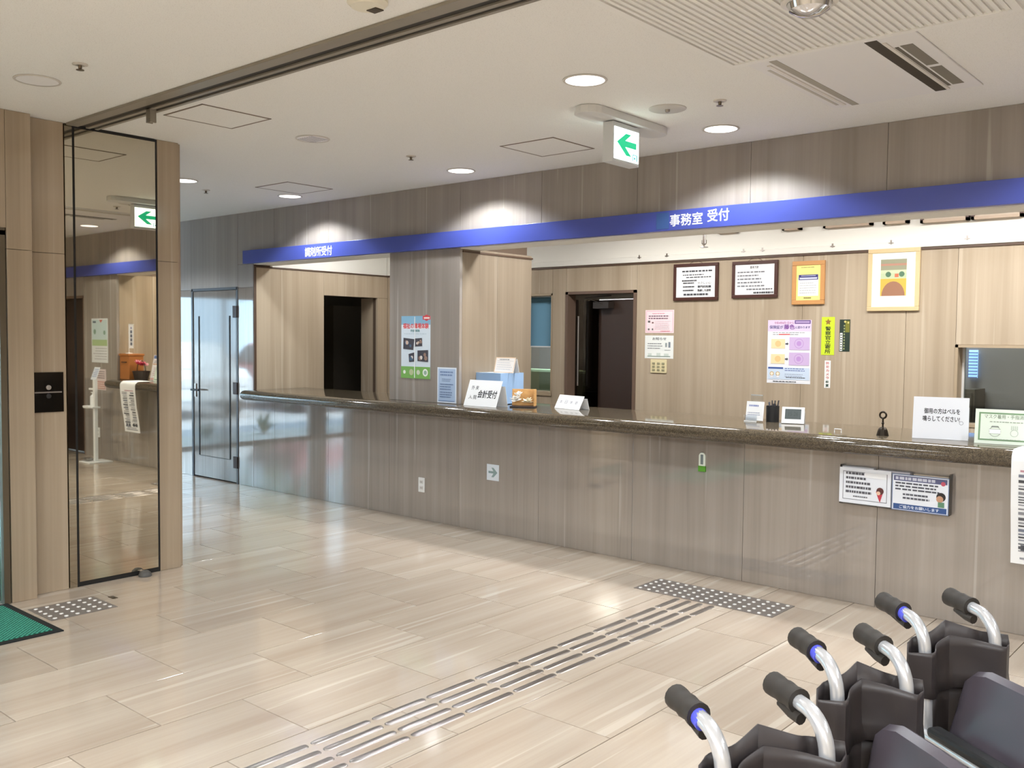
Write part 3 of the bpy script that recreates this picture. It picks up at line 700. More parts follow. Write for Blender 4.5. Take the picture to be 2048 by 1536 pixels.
# sprinkler hanging in the office
q = onY(1408, 495, .9)
t = thing('pendent_sprinkler', (q.x, .9, q.z), 'chrome pendent sprinkler hanging below the blue sign line inside the office', 'sprinkler')
MB().cyl((q.x, .9, q.z+.05), (q.x, .9, H), .012, M_STEEL).lathe([(.02,q.z+.055),(.02,q.z+.03),(.009,q.z+.02)], M_STEEL, (q.x,.9,0), n=14).build('pipe', t, smooth=True)
MB().lathe([(0,.004),(.03,.004),(.032,0),(0,-.002)], M_STEEL, (q.x, .9, q.z), n=20).box(q.x-.004, q.x+.004, .894, .906, q.z, q.z+.03, M_STEEL).build('deflector', t)
# row of framed portraits hung high on the white wall
i = 0
for x0, x1, y1 in [(1150,1352,474),(1432,1474,465),(1562,1602,459),(1644,1745,452),(1763,1818,446),(1838,2048,438)]:
    q0, q1 = onY(x0, y1, YB-.03), onY(x1, y1, YB-.03)
    xx0, xx1, zz = q0.x, q1.x, onY((x0+x1)/2, y1+1, YB-.03).z
    nn = max(1, round((xx1-xx0)/.34)); st = (xx1-xx0)/nn
    for k in range(nn):
        a, b = xx0+st*k+.008, xx0+st*(k+1)-.008
        t = thing('portrait_frame', ((a+b)/2, YB, zz), 'wooden picture frame hung high on the white office wall behind the blue sign', 'picture frame', 'high picture frames')
        f = MB(); w = .02; zt = min(zz+.32, H-.02)
        f.box(a, b, YB-.03, YB+.018, zz, zz+w, P((186, 166, 146))).box(a, b, YB-.03, YB+.018, zt-w, zt, M_BROWNTRIM).box(a, a+w, YB-.03, YB+.018, zz, zt, M_FRAMEDK).box(b-w, b, YB-.03, YB+.018, zz, zt, M_FRAMEDK).build('frame', t)
        MB().box(a+w, b-w, YB-.012, YB+.018, zz+w, zt-w, mat('picture_tan', (190, 176, 158), .5)).build('picture', t)
for px in (1282, 1337, 1490, 1528, 1668, 1785, 1937):
    q = onY(px, 520-(px-1300)*.053-22, YB)
    t = MB(); t.box(q.x-.018, q.x+.018, YB-.028, YB-.0225, 2.25, 2.256, M_STEEL).box(q.x-.005, q.x+.005, YB-.03, YB-.0225, 2.245, 2.275, M_STEEL)
    o = t.build('hook', wall_office)
# --- framed notices
def framed(name, box, mf, label, w, d=.022, cord=False):
    x0, x1, z0, z1 = rectY(*box, YB)
    t = thing(name, ((x0+x1)/2, YB, z0), label, 'framed notice'); y0 = YB-d
    f = MB(); f.box(x0, x1, y0, YB-.001, z0, z0+w, mf).box(x0, x1, y0, YB-.001, z1-w, z1, mf).box(x0, x0+w, y0, YB-.001, z0+w, z1-w, mf).box(x1-w, x1, y0, YB-.001, z0+w, z1-w, mf); f.build('frame', t, bevel=.003)
    if cord: MB().tube([((x0+x1)/2-.07, YB-.008, z1-.005), ((x0+x1)/2-.02, YB-.008, 2.2), ((x0+x1)/2+.02, YB-.008, 2.2), ((x0+x1)/2+.07, YB-.008, z1-.005)], .0018, M_BROWNTRIM, 6).build('hanging_cord', t)
    s = Sheet((x0+w, y0+.008, z0+w), (1,0,0), (0,0,1), x1-x0-2*w, z1-z0-2*w, None, 0)
    s.t = .0015; s.mb.box(x0+w, x1-w, y0+.0065, YB-.001, z0+w, z1-w, M_PAPER)
    return t, s
INK = (60, 62, 68); GREY = (120, 122, 128)
t, s = framed('framed_notice', (1349, 527, 1438, 601), M_FRAMEDK, 'dark framed philosophy notice nearest the brown office door', .028, cord=True)
s.lines(.15, .95, .88, 1, .1, INK, .5, 3, .95); s.lines(.17, .8, .75, 1, .08, INK, .4, 4); s.lines(.26, .95, .67, 1, .08, INK, .4, 5); s.lines(.15, .55, .57, 1, .08, INK, .6, 6)
for k, w in enumerate(['やさしい心', '専門的知識', '熟練した技術']):
    s.text(w, .56, .42-.12*k, .90, .50-.12*k, INK, .03 if k else .0); s.lines(.18, .5, .49-.12*k, 1, .09, INK, .5, 9+k)
s.lines(.2, .85, .12, 1, .1, INK, .6, 20); s.mb.build('sheet', t)
t, s = framed('framed_notice', (1466, 522, 1557, 596), M_FRAMEDK, 'dark framed policy notice between the door notice and the honey wood frame', .028, cord=True)
s.text('基本方針', .38, .86, .60, .95, INK, .02)
for k in range(5): s.lines(.06, .85-.08*(k % 2), .77-.115*k, 1, .1, GREY, .45, 30+k, .75)
s.lines(.3, .98, .2, 1, .1, GREY, .5, 41, .98); s.lines(.48, .98, .09, 1, .1, INK, .6, 42, .98); s.mb.build('sheet', t)
t, s = framed('framed_notice', (1586, 522, 1651, 609), M_FRAMELT, 'honey wood framed yellow certificate with a navy title bar', .034)
s.rect(0, 0, 1, 1, (246, 232, 140)); s.rect(.08, .12, .92, .66, (240, 240, 236)); s.rect(.10, .58, .90, .73, (52, 50, 120)); s.rect(.14, .60, .86, .65, (200, 204, 224)); s.rect(.2, .69, .8, .705, (200, 204, 224))
s.lines(.2, .8, .95, 1, .05, (150, 142, 90), .4, 50); s.lines(.15, .85, .5, 5, .07, (190, 192, 196), .3, 51); s.lines(.33, .7, .08, 1, .05, (120, 112, 70), .6, 55); s.mb.build('sheet', t)
t, s = framed('framed_picture', (1737, 497, 1841, 622), M_FRAMEPALE, 'pale framed picture of a field with trees on the office wall', .032)
s.rect(0, 0, 1, 1, (246, 246, 226))
# plain landscape bands inside the mount
s.rect(.2, .2, .8, .88, (196, 206, 170)); s.rect(.2, .68, .8, .88, (150, 150, 124)); s.rect(.2, .76, .8, .80, (178, 132, 112)); s.rect(.2, .53, .8, .62, (186, 200, 160)); s.rect(.2, .2, .8, .52, (214, 176, 74))
s.poly([(.22,.2)]+[(.5+.27*math.cos(math.pi-math.pi*k/12), .2+.27*math.sin(math.pi-math.pi*k/12)) for k in range(13)], (156, 112, 86)); s.disc(.38, .6, .05, (84, 120, 92)); s.disc(.69, .6, .05, (84, 120, 92)); s.rect(.53, .545, .62, .61, (206, 112, 80)); s.mb.build('sheet', t)
# --- loose notices on the office wall
def wall_sheet(name, box, m, label, cat, Y=YB, t=.0015):
    x0, x1, z0, z1 = rectY(*box, Y)
    s = Sheet((x0, Y-.0005, z0), (1,0,0), (0,0,1), x1-x0, z1-z0, m, t); s.info = (name, label, cat); return s
def done(s, group=None):
    o = s.mb.build(s.info[0]); return tag(o, s.info[1], s.info[2], group)
s = wall_sheet('wall_notice', (1291, 620, 1348, 666), P((248, 224, 228)), 'pink bordered paper notice on the wall beside the brown door', 'notice')
s.frame(.012, (232, 160, 178), .03); s.lines(.25, .75, .86, 1, .06, (214, 130, 150), .5, 60); s.lines(.12, .9, .76, 2, .1, (120, 96, 110), .5, 61); s.lines(.35, .9, .52, 5, .08, (212, 190, 198), .3, 62); s.rect(.1, .46, .18, .54, (90, 90, 90)); s.rect(.24, .42, .3, .48, (120, 90, 90)); s.rect(.1, .12, .16, .2, (110, 110, 110)); s.rect(.24, .12, .29, .2, (110, 110, 110)); s.lines(.55, .92, .1, 1, .05, (210, 130, 140), .5, 63); done(s)
s = wall_sheet('wall_notice', (1290, 671, 1347, 717), P((236, 240, 236)), 'white paper notice with a hiragana heading below the pink notice', 'notice')
s.text('お知らせ', .27, .80, .75, .92, INK, .02); s.lines(.1, .65, .66, 3, .1, GREY, .35, 64); s.rect(.72, .5, .78, .68, (150, 160, 160)); s.rect(.83, .48, .9, .72, (130, 140, 150)); s.lines(.7, .95, .38, 1, .05, GREY, .4, 66); s.rect(.1, .08, .9, .11, (130, 150, 140)); s.rect(.12, .11, .25, .22, (206, 216, 208)); s.rect(.42, .11, .56, .24, (206, 216, 208)); s.rect(.68, .11, .84, .22, (206, 216, 208)); done(s)
x0, x1, z0, z1 = rectY(1302, 719, 1334, 746, YB)
t = thing('wall_switch', ((x0+x1)/2, YB, z0), 'cream three column light switch plate under the white notice', 'switch')
MB().box(x0, x1, YB-.01, YB-.001, z0, z1, mat('switch_cream', (222, 210, 168), .45)).build('plate', t, bevel=.003)
for k in range(3):
    for j in range(3):
        u = x0+(x1-x0)*(.2+.3*k); v = z0+(z1-z0)*(.22+.24*j); MB().box(u-.013, u+.013, YB-.0135, YB-.009, v-.009, v+.009, mat('switch_grey', (150, 146, 116), .5)).build('rocker', t)
s = wall_sheet('wall_poster', (1535, 640, 1622, 767), P((236, 238, 242)), 'large poster with purple cards and orange cards on the office wall', 'poster')
s.rect(0, .82, 1, 1, (222, 206, 232)); s.rect(.62, .94, .98, .995, (92, 56, 132)); s.rect(.64, .955, .96, .98, (190, 170, 210)); s.text('令和4年8月1日から', .15, .935, .6, .975, (170, 60, 130), .01)
s.text('保険証が', .04, .86, .36, .915, (70, 60, 130), .02); s.text('藤色', .38, .855, .62, .93, (120, 60, 150), .03); s.text('に変わります', .64, .865, .97, .905, (70, 60, 130), .02)
s.lines(.12, .88, .805, 2, .03, (150, 150, 156), .3, 70); s.rect(.26, .765, .52, .78, (226, 90, 90))
for k, v in enumerate((.53, .29)):
    s.rect(.09, v+.02, .41, v+.17, (248, 222, 176)); s.disc(.25, v+.095, .05, (244, 200, 140)); s.poly([(.42,v+.085),(.46,v+.085),(.46,v+.07),(.49,v+.095),(.46,v+.12),(.46,v+.105),(.42,v+.105)], (70, 70, 80)); s.rect(.51, v, .97, v+.20, (206, 182, 222)); s.ring(.73, v+.1, .075, .006, (176, 130, 200)); s.disc(.73, v+.1, .04, (190, 150, 212))
s.rect(.02, .06, .98, .25, (206, 222, 240)); s.rect(.03, .225, .38, .255, (70, 96, 160)); s.lines(.42, .96, .24, 2, .03, (90, 110, 170), .4, 72); s.lines(.42, .9, .15, 2, .03, (150, 160, 180), .3, 73); s.lines(.45, .9, .1, 1, .02, INK, .5, 74)
for u in (.12, .26): s.disc(u, .15, .035, (196, 170, 120)); s.disc(u, .15, .024, (246, 232, 214)); s.rect(u-.03, .09, u+.03, .12, (230, 232, 238))
s.lines(.15, .75, .035, 1, .02, INK, .6, 75); done(s)
s = wall_sheet('wall_sticker', (1643, 634, 1669, 710), P((204, 226, 44)), 'bright yellow green vertical sticker with a star and police lettering', 'sticker')
star = []
for k in range(10): rr = .09 if k % 2 == 0 else .045; aa = math.pi/2+math.pi*k/5; star.append((.5+rr*math.cos(aa)*s.h/s.w, .87+rr*math.sin(aa)))
s.poly(star, (150, 110, 50))
for k, ch in enumerate('警察官立寄所'): s.text(ch, .3, .64-.12*k, .72, .75-.12*k, (44, 58, 34), .02)
done(s)
s = wall_sheet('wall_sticker', (1679, 639, 1700, 703), P((34, 52, 40)), 'dark green vertical sticker with gold and white lettering', 'sticker')
s.rect(.06, .02, .3, .58, (236, 238, 232)); s.rect(.55, .6, .95, .96, (120, 120, 40)); s.disc(.52, .93, .035, (206, 196, 120)); s.disc(.82, .90, .03, (206, 196, 120))
for k in range(7): s.rect(.10, .05+.075*k, .26, .08+.075*k, (34, 52, 40))
for k in range(9): s.rect(.4, .06+.09*k, .52, .11+.09*k, (150, 160, 110))
done(s)
s = wall_sheet('wall_sticker', (1649, 721, 1661, 776), P((242, 242, 238)), 'narrow white vertical sticker with red camera lettering', 'sticker')
for k, ch in enumerate('防犯カメラ設置'): s.text(ch, .25, .86-.135*k, .75, .95-.135*k, (196, 60, 60) if k < 5 else (50, 80, 70), .02)
done(s)
# --- office door: frame, dark glass side light, leaf standing ajar
yd = YB
df = MB(); MDF2 = mat('door_frame_taupe', (112, 92, 78), .45)
df.box(XDL, XDL+.03, yd-.012, yd+.16, 0, ZD, MDF2).box(XDR-.03, XDR, yd-.012, yd+.16, 0, ZD, MDF2).box(XDL, XDR, yd-.012, yd+.16, ZD-.025, ZD, MDF2)
door3 = struct(df.build('door_3'))
lw = (XDR-.032)-(XDL+.30)
hx, hy = XDR-.034, yd+.10; an = math.radians(9)
U = Vector((-math.cos(an), math.sin(an), 0)); V = Vector((0,0,1)); N = Vector((-math.sin(an), -math.cos(an), 0))
MB().obox(Vector((hx, hy, .01)), U, V, N, lw+.18, ZD-.09, .04, M_DARKWOOD).build('leaf', door3, bevel=.002)
MB().box(XDL+.03, XDR-.03, yd+.11, yd+.13, ZD-.07, ZD-.026, mat('transom_grey', (120, 116, 104), .5)).build('transom', door3)
MB().box(XDL+.03, XDL+.3, yd+.115, yd+.125, 0, ZD-.03, glass('dark_glass', (.25, .22, .18))).build('side_light', door3)
hxp = onY(1156, 700, yd+.05).x
MB().cyl((hxp, yd+.05, onY(1156,772,yd).z), (hxp, yd+.05, onY(1156,632,yd).z), .008, M_STEEL).build('pull_handle', door3, smooth=True)
clz = MB(); clz.obox(Vector((hx-.28, hy-.0, ZD-.16)), U, V, N, .2, .06, .08, mat('closer_dark', (44, 36, 30), .5)).tube([(hx-.36, hy-.06, ZD-.12), (hx-.55, hy-.1, ZD-.06), (hx-.3, hy-.02, ZD-.04)], .007, mat('closer_dark'), 8); clz.build('door_closer', door3)
# --- narrow window with a blue blind
fw_ = MB(); MWF = mat('window_frame_beige', (170, 152, 126), .5)
fw_.box(XWL, XWR, YB-.004, YB+.16, ZWT-.02, ZWT, MWF).box(XWR-.014, XWR, YB-.004, YB+.16, ZWB, ZWT, MWF).box(XWL, XWR, YB-.01, YB+.16, ZWB, ZWB+.035, MWF).box(XWL, XWL+.014, YB-.004, YB+.16, ZWB, ZWT, MWF)
win4 = struct(fw_.build('window_4'))
MB().box(XWL+.014, XWR-.014, YB+.14, YB+.146, ZWB+.035, ZWT-.02, M_GLASS).build('pane', win4)
zb1 = onY(1083, 692, YB+.1).z; zb2 = onY(1083, 716, YB+.1).z
bl = thing('roller_blind', ((XWL+XWR)/2, YB+.1, zb1), 'blue roller blind half lowered in the narrow office window', 'blind')
MBL = mat('blind_blue', (110, 158, 184), .8); MB().box(XWL+.016, XWR-.016, YB+.098, YB+.102, zb1, ZWT-.05, MBL).build('cloth', bl)
MB().cyl((XWL+.016, YB+.1, ZWT-.045), (XWR-.016, YB+.1, ZWT-.045), .018, MBL).build('roller', bl, smooth=True); MB().box(XWL+.016, XWR-.016, YB+.094, YB+.106, zb1-.012, zb1, M_WPLAST).build('bottom_bar', bl)
t = thing('green_partition', ((XWL+XWR)/2, 2.5, 0), 'pale green padded partition seen through the narrow window', 'partition')
MB().box(XWL-.5, XWR+.9, 2.45, 2.55, .1, onY(1083, 738, 2.45).z, mat('pale_green_fabric', (150, 178, 150), .8)).build('panel', t, bevel=.03); MB().box(XWL-.5, XWR+.9, 2.4, 2.6, 0, .1, M_BLACK).build('foot', t)
t = thing('grey_beam_shelf', ((XWL+XWR)/2, 2.9, zb2), 'grey wall shelf behind the narrow office window', 'shelf')
MB().box(XWL-.4, XWR+.8, 3.2, 3.58, onY(1083,716,3.2).z, onY(1083,697,3.2).z, mat('shelf_grey', (176, 178, 180), .6)).build('board', t); 
for xx in (XWL-.2, XWR+.5): MB().box(xx, xx+.03, 3.35, 3.598, onY(1083,716,3.2).z-.15, onY(1083,716,3.2).z, M_STEEL).build('bracket', t)
# --- reception window on the right of the office wall
fr_ = MB(); fr_.box(XRL, XRL+.02, YB-.006, YB+.16, ZRB, ZRT, MWF).box(XRL, XRR, YB-.006, YB+.16, ZRT-.02, ZRT, MWF).box(XRL, XRR, YB-.006, YB+.16, ZRB, ZRB+.02, MWF).box(XRR-.02, XRR, YB-.006, YB+.16, ZRB, ZRT, MWF)
win5 = struct(fr_.build('window_5'))
MB().box(XRL+.02, XRR-.02, YB+.12, YB+.128, ZRB+.02, ZRT-.02, M_GLASS).build('pane', win5)
MB().box(XRL+.02, XRL+.035, YB+.11, YB+.14, ZRB+.02, ZRT-.02, M_WPLAST).build('sash', win5)
bx0, bx1 = onY(1933, 730, 3.5).x, onY(1951, 730, 3.5).x; bz0, bz1 = onY(1940, 756, 3.5).z, onY(1940, 700, 3.5).z
t = thing('lit_blind', ((bx0+bx1)/2, 3.5, bz0), 'bright blue white slatted blind glowing behind the reception window', 'blind')
MB().box(bx0, bx1, 3.57, 3.58, bz0, bz1, mat('daylight_pane', (160, 200, 255), .5, emit=(150, 195, 255), es=1.4)).build('window_glow', t)
for k in range(9): MB().box(bx0, bx1, 3.54, 3.566, bz0+(bz1-bz0)*k/9, bz0+(bz1-bz0)*k/9+.008, P((120, 140, 190))).build('slat', t)
t = thing('office_cabinet', (onY(1945, 800, 3.3).x, 3.3, 0), 'dark grey cabinet standing behind the reception window', 'cabinet')
cx0, cx1 = onY(1930, 800, 3.3).x, onY(1952, 800, 3.3).x; MB().box(cx0, cx1, 3.25, 3.58, 0, onY(1940, 779, 3.25).z, mat('cabinet_dark', (96, 92, 80), .6)).build('body', t); MB().box(cx0+.02, cx1-.02, 3.235, 3.25, .1, onY(1940,779,3.25).z-.03, mat('cabinet_door', (88, 84, 74), .5)).build('door', t)

# ================================================================== things on the counter
CT = .985
def leaning(name, label, cat, bl, br, depth, h, m, group=None, lean=.28):
    """sheet standing on the counter, leaning back: bl, br floor points (x, y)"""
    A = Vector((*bl, CT)); B = Vector((*br, CT)); U = (B-A).normalized(); Nn = Vector((U.y, -U.x, 0))
    V = (Vector((0,0,1))*math.cos(lean)-Nn*math.sin(lean)).normalized()
    s = Sheet(A+Vector((0,0,.001)), U, V, (B-A).length, h, m, .002); s.info = (name, label, cat)
    back = A-Nn*(h*math.sin(lean)+depth)
    s.mb.obox(back+Vector((0,0,.001)), U, (Vector((0,0,1))*math.cos(lean)+Nn*math.sin(lean*1.0)*.5).normalized(), Nn, (B-A).length, h*.75, .0015, m)
    return s
a = onZ(927, 811, CT); b = onZ(992, 816, CT)
s = leaning('desk_sign', 'white tent card with large cashier lettering on the counter by the column', 'desk sign', (a.x, a.y), (b.x, b.y), .06, .215, M_PAPER, lean=.36)
s.text('会計受付', .36, .33, .93, .62, (40, 40, 44), .03); s.text('外 来', .12, .62, .34, .78, INK, .01); s.text('入 院', .1, .26, .34, .42, INK, .01); done(s)
# blue file box with calendar on it
a = onZ(948, 806, CT); b = onZ(1046, 806, CT)
q0, q1 = onY(948, 770, .2), onY(1001, 770, .2); zt = onY(1000, 746, .25).z; YK = onX(1047, 770, q1.x).y
t = thing('blue_file_box', ((q0.x+q1.x)/2, (.2+YK)/2, CT), 'light blue file box standing on the counter behind the tent card', 'file box')
MBB = mat('box_blue', (148, 180, 218), .5)
MB().box(q0.x, q1.x, .2, .205, CT+.0005, zt, MBB).box(q0.x, q0.x+.005, .205, YK-.005, CT+.0005, zt, MBB).box(q1.x-.005, q1.x, .205, YK-.005, CT+.0005, zt, MBB).box(q0.x, q1.x, YK-.005, YK, CT+.0005, zt, MBB).box(q0.x, q1.x, .205, YK-.005, CT+.0005, CT+.006, MBB).build('shell', t)
MB().box(q0.x+.005, q1.x-.005, .206, YK-.006, zt-.008, zt-.001, mat('box_top', (196, 210, 228), .5)).build('lid', t)
c0, c1 = onY(988, 730, .3), onY(1027, 730, .3)
s = Sheet((c0.x, .30, zt), (1,0,0), Vector((0,.25,1)), c1.x-c0.x, onY(1007,714,.3).z-zt, P((244, 240, 236)), .003); s.info = ('desk_calendar', 'small white desk calendar propped on the blue file box', 'calendar')
s.frame(.03, (236, 208, 176)); s.lines(.2, .8, .88, 1, .1, GREY, .5, 90); s.rect(.08, .76, .92, .77, (150, 160, 170))
for k in range(4): s.lines(.12, .9, .66-.14*k, 1, .1, (200, 206, 214), .3, 91+k)
s.mb.obox(s.O+Vector((0, .075, 0)), s.U, Vector((0,-.25,1)).normalized(), Vector((0,-1,0)), s.w, s.h*.9, .002, M_PAPER); done(s)
# small wooden box with white ornaments on a dark tray
RB = .55; a = onZ(1036, 815, CT)
t = thing('wooden_display_box', (a.x+.015, a.y+.03, CT), 'small open light wood display box on the counter holding white flowers', 'display box', rz=RB)
MB().box(-.085, .105, .045, .057, .012, .14, M_WOODBOX).build('back_board', t, bevel=.002, local=True)
MB().box(.093, .105, -.03, .045, .012, .14, M_WOODBOX).build('side_board', t, bevel=.002, local=True)
MB().box(-.09, .11, -.05, .065, .0005, .012, mat('tray_dark', (48, 40, 42), .4)).build('tray', t, bevel=.003, local=True)
def inbox(u, v, w): return (a.x+.015+u*math.cos(RB)-v*math.sin(RB), a.y+.03+u*math.sin(RB)+v*math.cos(RB), CT+w)
def flower(name, c, r, m, label, seed, group):
    rnd = random.Random(seed); b = MB()
    for k in range(9):
        an = 2*math.pi*k/9*1.0+rnd.random(); el = rnd.uniform(.0, 1.0); d = Vector((math.cos(an)*math.cos(el), math.sin(an)*math.cos(el), math.sin(el))); s1 = Vector((-math.sin(an), math.cos(an), 0)); u1 = d.cross(s1)
        c0 = Vector(c); tip = c0+d*r; md = c0+d*r*.55
        b.add([c0, md+s1*r*.34+u1*r*.05, tip, md-s1*r*.34+u1*r*.05, md-u1*r*.1], [(0,1,4),(1,2,4),(2,3,4),(3,0,4)], m)
    o = b.build(name, solid=.003); return tag(o, label, 'flower', group)
MWFL = mat('white_petal', (242, 240, 234), .6)
flower('white_flower', inbox(-.045, -.018, .05), .06, MWFL, 'large white fabric flower in the small wooden box', 1, None)
flower('white_flower', inbox(.045, -.018, .042), .048, mat('cream_petal', (244, 234, 206), .6), 'smaller cream fabric flower in the small wooden box', 2, None)
flower('white_flower', inbox(-.03, -.01, .095), .042, MWFL, 'white fabric flower perched above the larger one in the small wooden box', 3, None)
# small card
a = onZ(1109, 816, CT); b = onZ(1158, 821, CT)
s = leaning('desk_sign', 'small white tent card lying low on the counter before the brown door', 'desk sign', (a.x, a.y), (b.x, b.y), .05, .115, M_PAPER, lean=.5)
for k, ch in enumerate('本日休診'): s.text(ch, .12+.21*k, .38, .22+.21*k, .62, (140, 142, 154), .008)
done(s)
# leaflet holder, pen cup, clock
a = onZ(1488, 843, CT); b = onZ(1526, 843, CT); hw = (b-a).length
t = thing('leaflet_holder', ((a.x+b.x)/2, a.y+.03, CT), 'clear acrylic card holder with white cards on the counter', 'card holder')
MB().box(a.x, b.x, a.y, a.y+.003, CT+.0005, CT+.045, M_ACRYL).box(a.x, b.x, a.y, a.y+.07, CT+.0005, CT+.004, M_ACRYL).box(a.x+.01, b.x+.01, a.y+.07, a.y+.073, CT+.0005, onY(1507, 789, a.y+.07).z, M_ACRYL).build('acrylic', t)
zt3 = onY(1507, 789, a.y+.07).z
MB().box(a.x+.012, b.x+.006, a.y+.07, a.y+.074, zt3-.006, zt3, M_WPLAST).build('top_edge', t)
MB().box(a.x, b.x, a.y-.002, a.y+.001, CT+.001, CT+.01, M_WPLAST).build('front_lip', t)
s = Sheet((a.x+.008, a.y+.015, CT+.01), (1,0,0), Vector((0,.15,1)), hw-.012, .125, M_PAPER, .012); s.lines(.15, .85, .82, 1, .1, (130, 140, 190), .9, 100); s.lines(.1, .9, .42, 2, .1, (150, 156, 180), .4, 101); s.mb.build('cards', t)
q = onZ(1541, 844, CT); t = thing('pen_cup', (q.x, q.y+.03, CT), 'black mesh pen cup on the counter between card holder and clock', 'pen cup')
MB().lathe([(0,0),(.042,0),(.042,.105),(.04,.105),(.04,.004),(0,.004)], M_BLACK, (q.x, q.y+.03, CT+.0005), n=24).build('cup', t, smooth=True)
for k in range(9):
    an = k*2.4; rr = .008+.0033*k; MB().cyl((q.x+rr*math.cos(an)*.6, q.y+.03+rr*math.sin(an)*.6, CT+.02), (q.x+rr*math.cos(an)*1.05, q.y+.03+rr*math.sin(an)*1.05, CT+.118+.012*(k % 3)), .0042, P([(36,36,40),(90,92,100),(60,60,66)][k % 3]), n=8).build('pen', t)
a = onZ(1563, 847, CT); b = onZ(1608, 849, CT)
s = leaning('digital_clock', 'small white digital desk clock on the counter', 'clock', (a.x, a.y), (b.x, b.y), .03, .108, M_WPLAST, lean=.3); s.t = .012
s.mb.obox(s.O, s.U, s.V, s.N, s.w, s.h, .012, M_WPLAST); s.rect(.14, .26, .86, .88, (70, 78, 78)); s.text('15 26', .30, .45, .72, .72, (58, 66, 64), .0); s.rect(.3, .34, .7, .36, (60, 66, 66)); done(s)
q = onZ(1663, 868, CT)
t = thing('call_sensor', (q.x, .02, CT), 'tiny white clip lying at the edge of the counter', 'clip')
MB().tube([(q.x-.02, .0, CT+.001), (q.x-.02, .0, CT+.022), (q.x+.02, .0, CT+.022), (q.x+.02, .0, CT+.001)], .003, M_WPLAST, 8).build('loop', t)
q = onZ(1765, 871, CT)
t = thing('hand_bell', (q.x, q.y, CT), 'small dark brass hand bell with ring handle on the counter', 'bell')
MBE = mat('bell_dark', (44, 36, 26), .35, .7)
MB().lathe([(.034,0),(.032,.006),(.026,.03),(.02,.042),(.006,.05),(0,.051)], MBE, (q.x, q.y, CT+.0005), n=24).build('bell_body', t, smooth=True)
MB().cyl((q.x, q.y, CT+.048), (q.x, q.y, CT+.1), .005, MBE, n=10).lathe([(.005,.065),(.009,.07),(.005,.075)], MBE, (q.x, q.y, CT), n=12).build('stem', t, smooth=True)
MB().tube([(q.x+.018*math.cos(2*math.pi*k/18), q.y, CT+.117+.018*math.sin(2*math.pi*k/18)) for k in range(18)], .0055, MBE, 8, closed=True).build('ring_handle', t, smooth=True)
a = onZ(1824, 876, CT); b = onZ(1936, 882, CT)
s = leaning('desk_sign', 'white tent card asking visitors to ring, beside the hand bell', 'desk sign', (a.x, a.y), (b.x, b.y), .06, .235, P((228, 230, 236)), lean=.22)
s.text('御用の方はベルを', .2, .60, .84, .73, (58, 58, 64), .03); s.text('鳴らしてください!', .18, .42, .84, .55, (58, 58, 64), .03); s.ring(.87, .4, .045, .01, (150, 150, 160)); done(s)
a = onZ(1948, 886, CT); b = onZ(2052, 892, CT)
s = leaning('desk_sign', 'pale green bordered mask notice standing on the counter next to the ring card', 'desk sign', (a.x, a.y), (b.x+.05, b.y-.003), .06, .185, P((226, 236, 222)), lean=.2)
s.frame(.028, (118, 152, 112), .06); s.text('マスク着用・手指消毒', .15, .73, .85, .85, (132, 146, 124), .012); s.lines(.24, .78, .65, 1, .05, (150, 162, 144), .5, 110)
s.ring(.33, .36, .15, .014, (150, 160, 146)); s.rect(.24, .30, .42, .42, (246, 250, 246)); s.poly([(.26,.48),(.40,.48),(.38,.52),(.28,.52)], (130, 136, 128)); s.rect(.235,.42,.425,.43,(150,160,146)); s.rect(.235,.29,.425,.30,(150,160,146))
s.ring(.64, .33, .10, .012, (170, 180, 166))
for k in range(4): s.rect(.585+.03*k, .42, .605+.03*k, .54, (196, 206, 192))
s.lines(.25, .8, .15, 1, .04, (170, 180, 166), .5, 112); done(s)

# ================================================================== things on the counter front and column
def drape(name, x0, x1, label, zend, seed):
    b = MB(); nseg = 26; pts = []
    pts.append((.02, CT+.0015)); pts.append((-.13, CT+.0015))
    for k in range(1, 7): tt = math.pi/2+math.pi/2*k/7; pts.append((-.15+.057*math.cos(tt), .9365+.051*math.sin(tt)))
    pts += [(-.207, .93), (-.205, .86), (-.19, .7), (-.165, .55), (-.15, zend)]
    vs = [(x, y, z) for y, z in pts for x in (x0+(0), x1)]; n = len(pts)
    b.add(vs, [(2*k, 2*k+1, 2*k+3, 2*k+2) for k in range(n-1)], M_PAPER)
    # print on the hanging part
    L = zend; top = .90
    def yz(v):
        z = zend+(top-zend)*v
        for (ya, za), (yb_, zb_) in zip(pts, pts[1:]):
            if zb_ <= z <= za: k = (za-z)/(za-zb_+1e-9); return ya+(yb_-ya)*k-.0025, z
        return -.2075, z
    rnd = random.Random(seed)
    def rect(u0, v0, u1, v1, rgb):
        y0, z0 = yz(v0); y1, z1 = yz(v1); b.add([(x0+(x1-x0)*u0, y0, z0), (x0+(x1-x0)*u1, y0, z0), (x0+(x1-x0)*u1, y1, z1), (x0+(x1-x0)*u0, y1, z1)], [(0,1,2,3)], P(rgb))
    for col in (.1, .55):
        v = .93
        while v > .12:
            hgt = rnd.choice([.012, .016, .03]); wd = rnd.uniform(.2, .36); rect(col, v-hgt, col+wd, v, rnd.choice([(70,70,74),(140,140,146),(120,124,140),(90,90,96)])); v -= hgt+rnd.uniform(.012, .03)
        for k in range(2): rect(col+.03+.17*k, .14, col+.13+.17*k, .2, (90, 92, 100))
    rect(.12, .05, .88, .07, (150, 150, 156)); rect(.2, .09, .8, .105, (150, 150, 156)); rect(.12, .955, .7, .975, (190, 140, 150))
    o = b.build(name); return tag(o, label, 'notice')
drape('hanging_notice', -1.13, -.78, 'long printed white paper hanging over the counter edge', .405, 5)
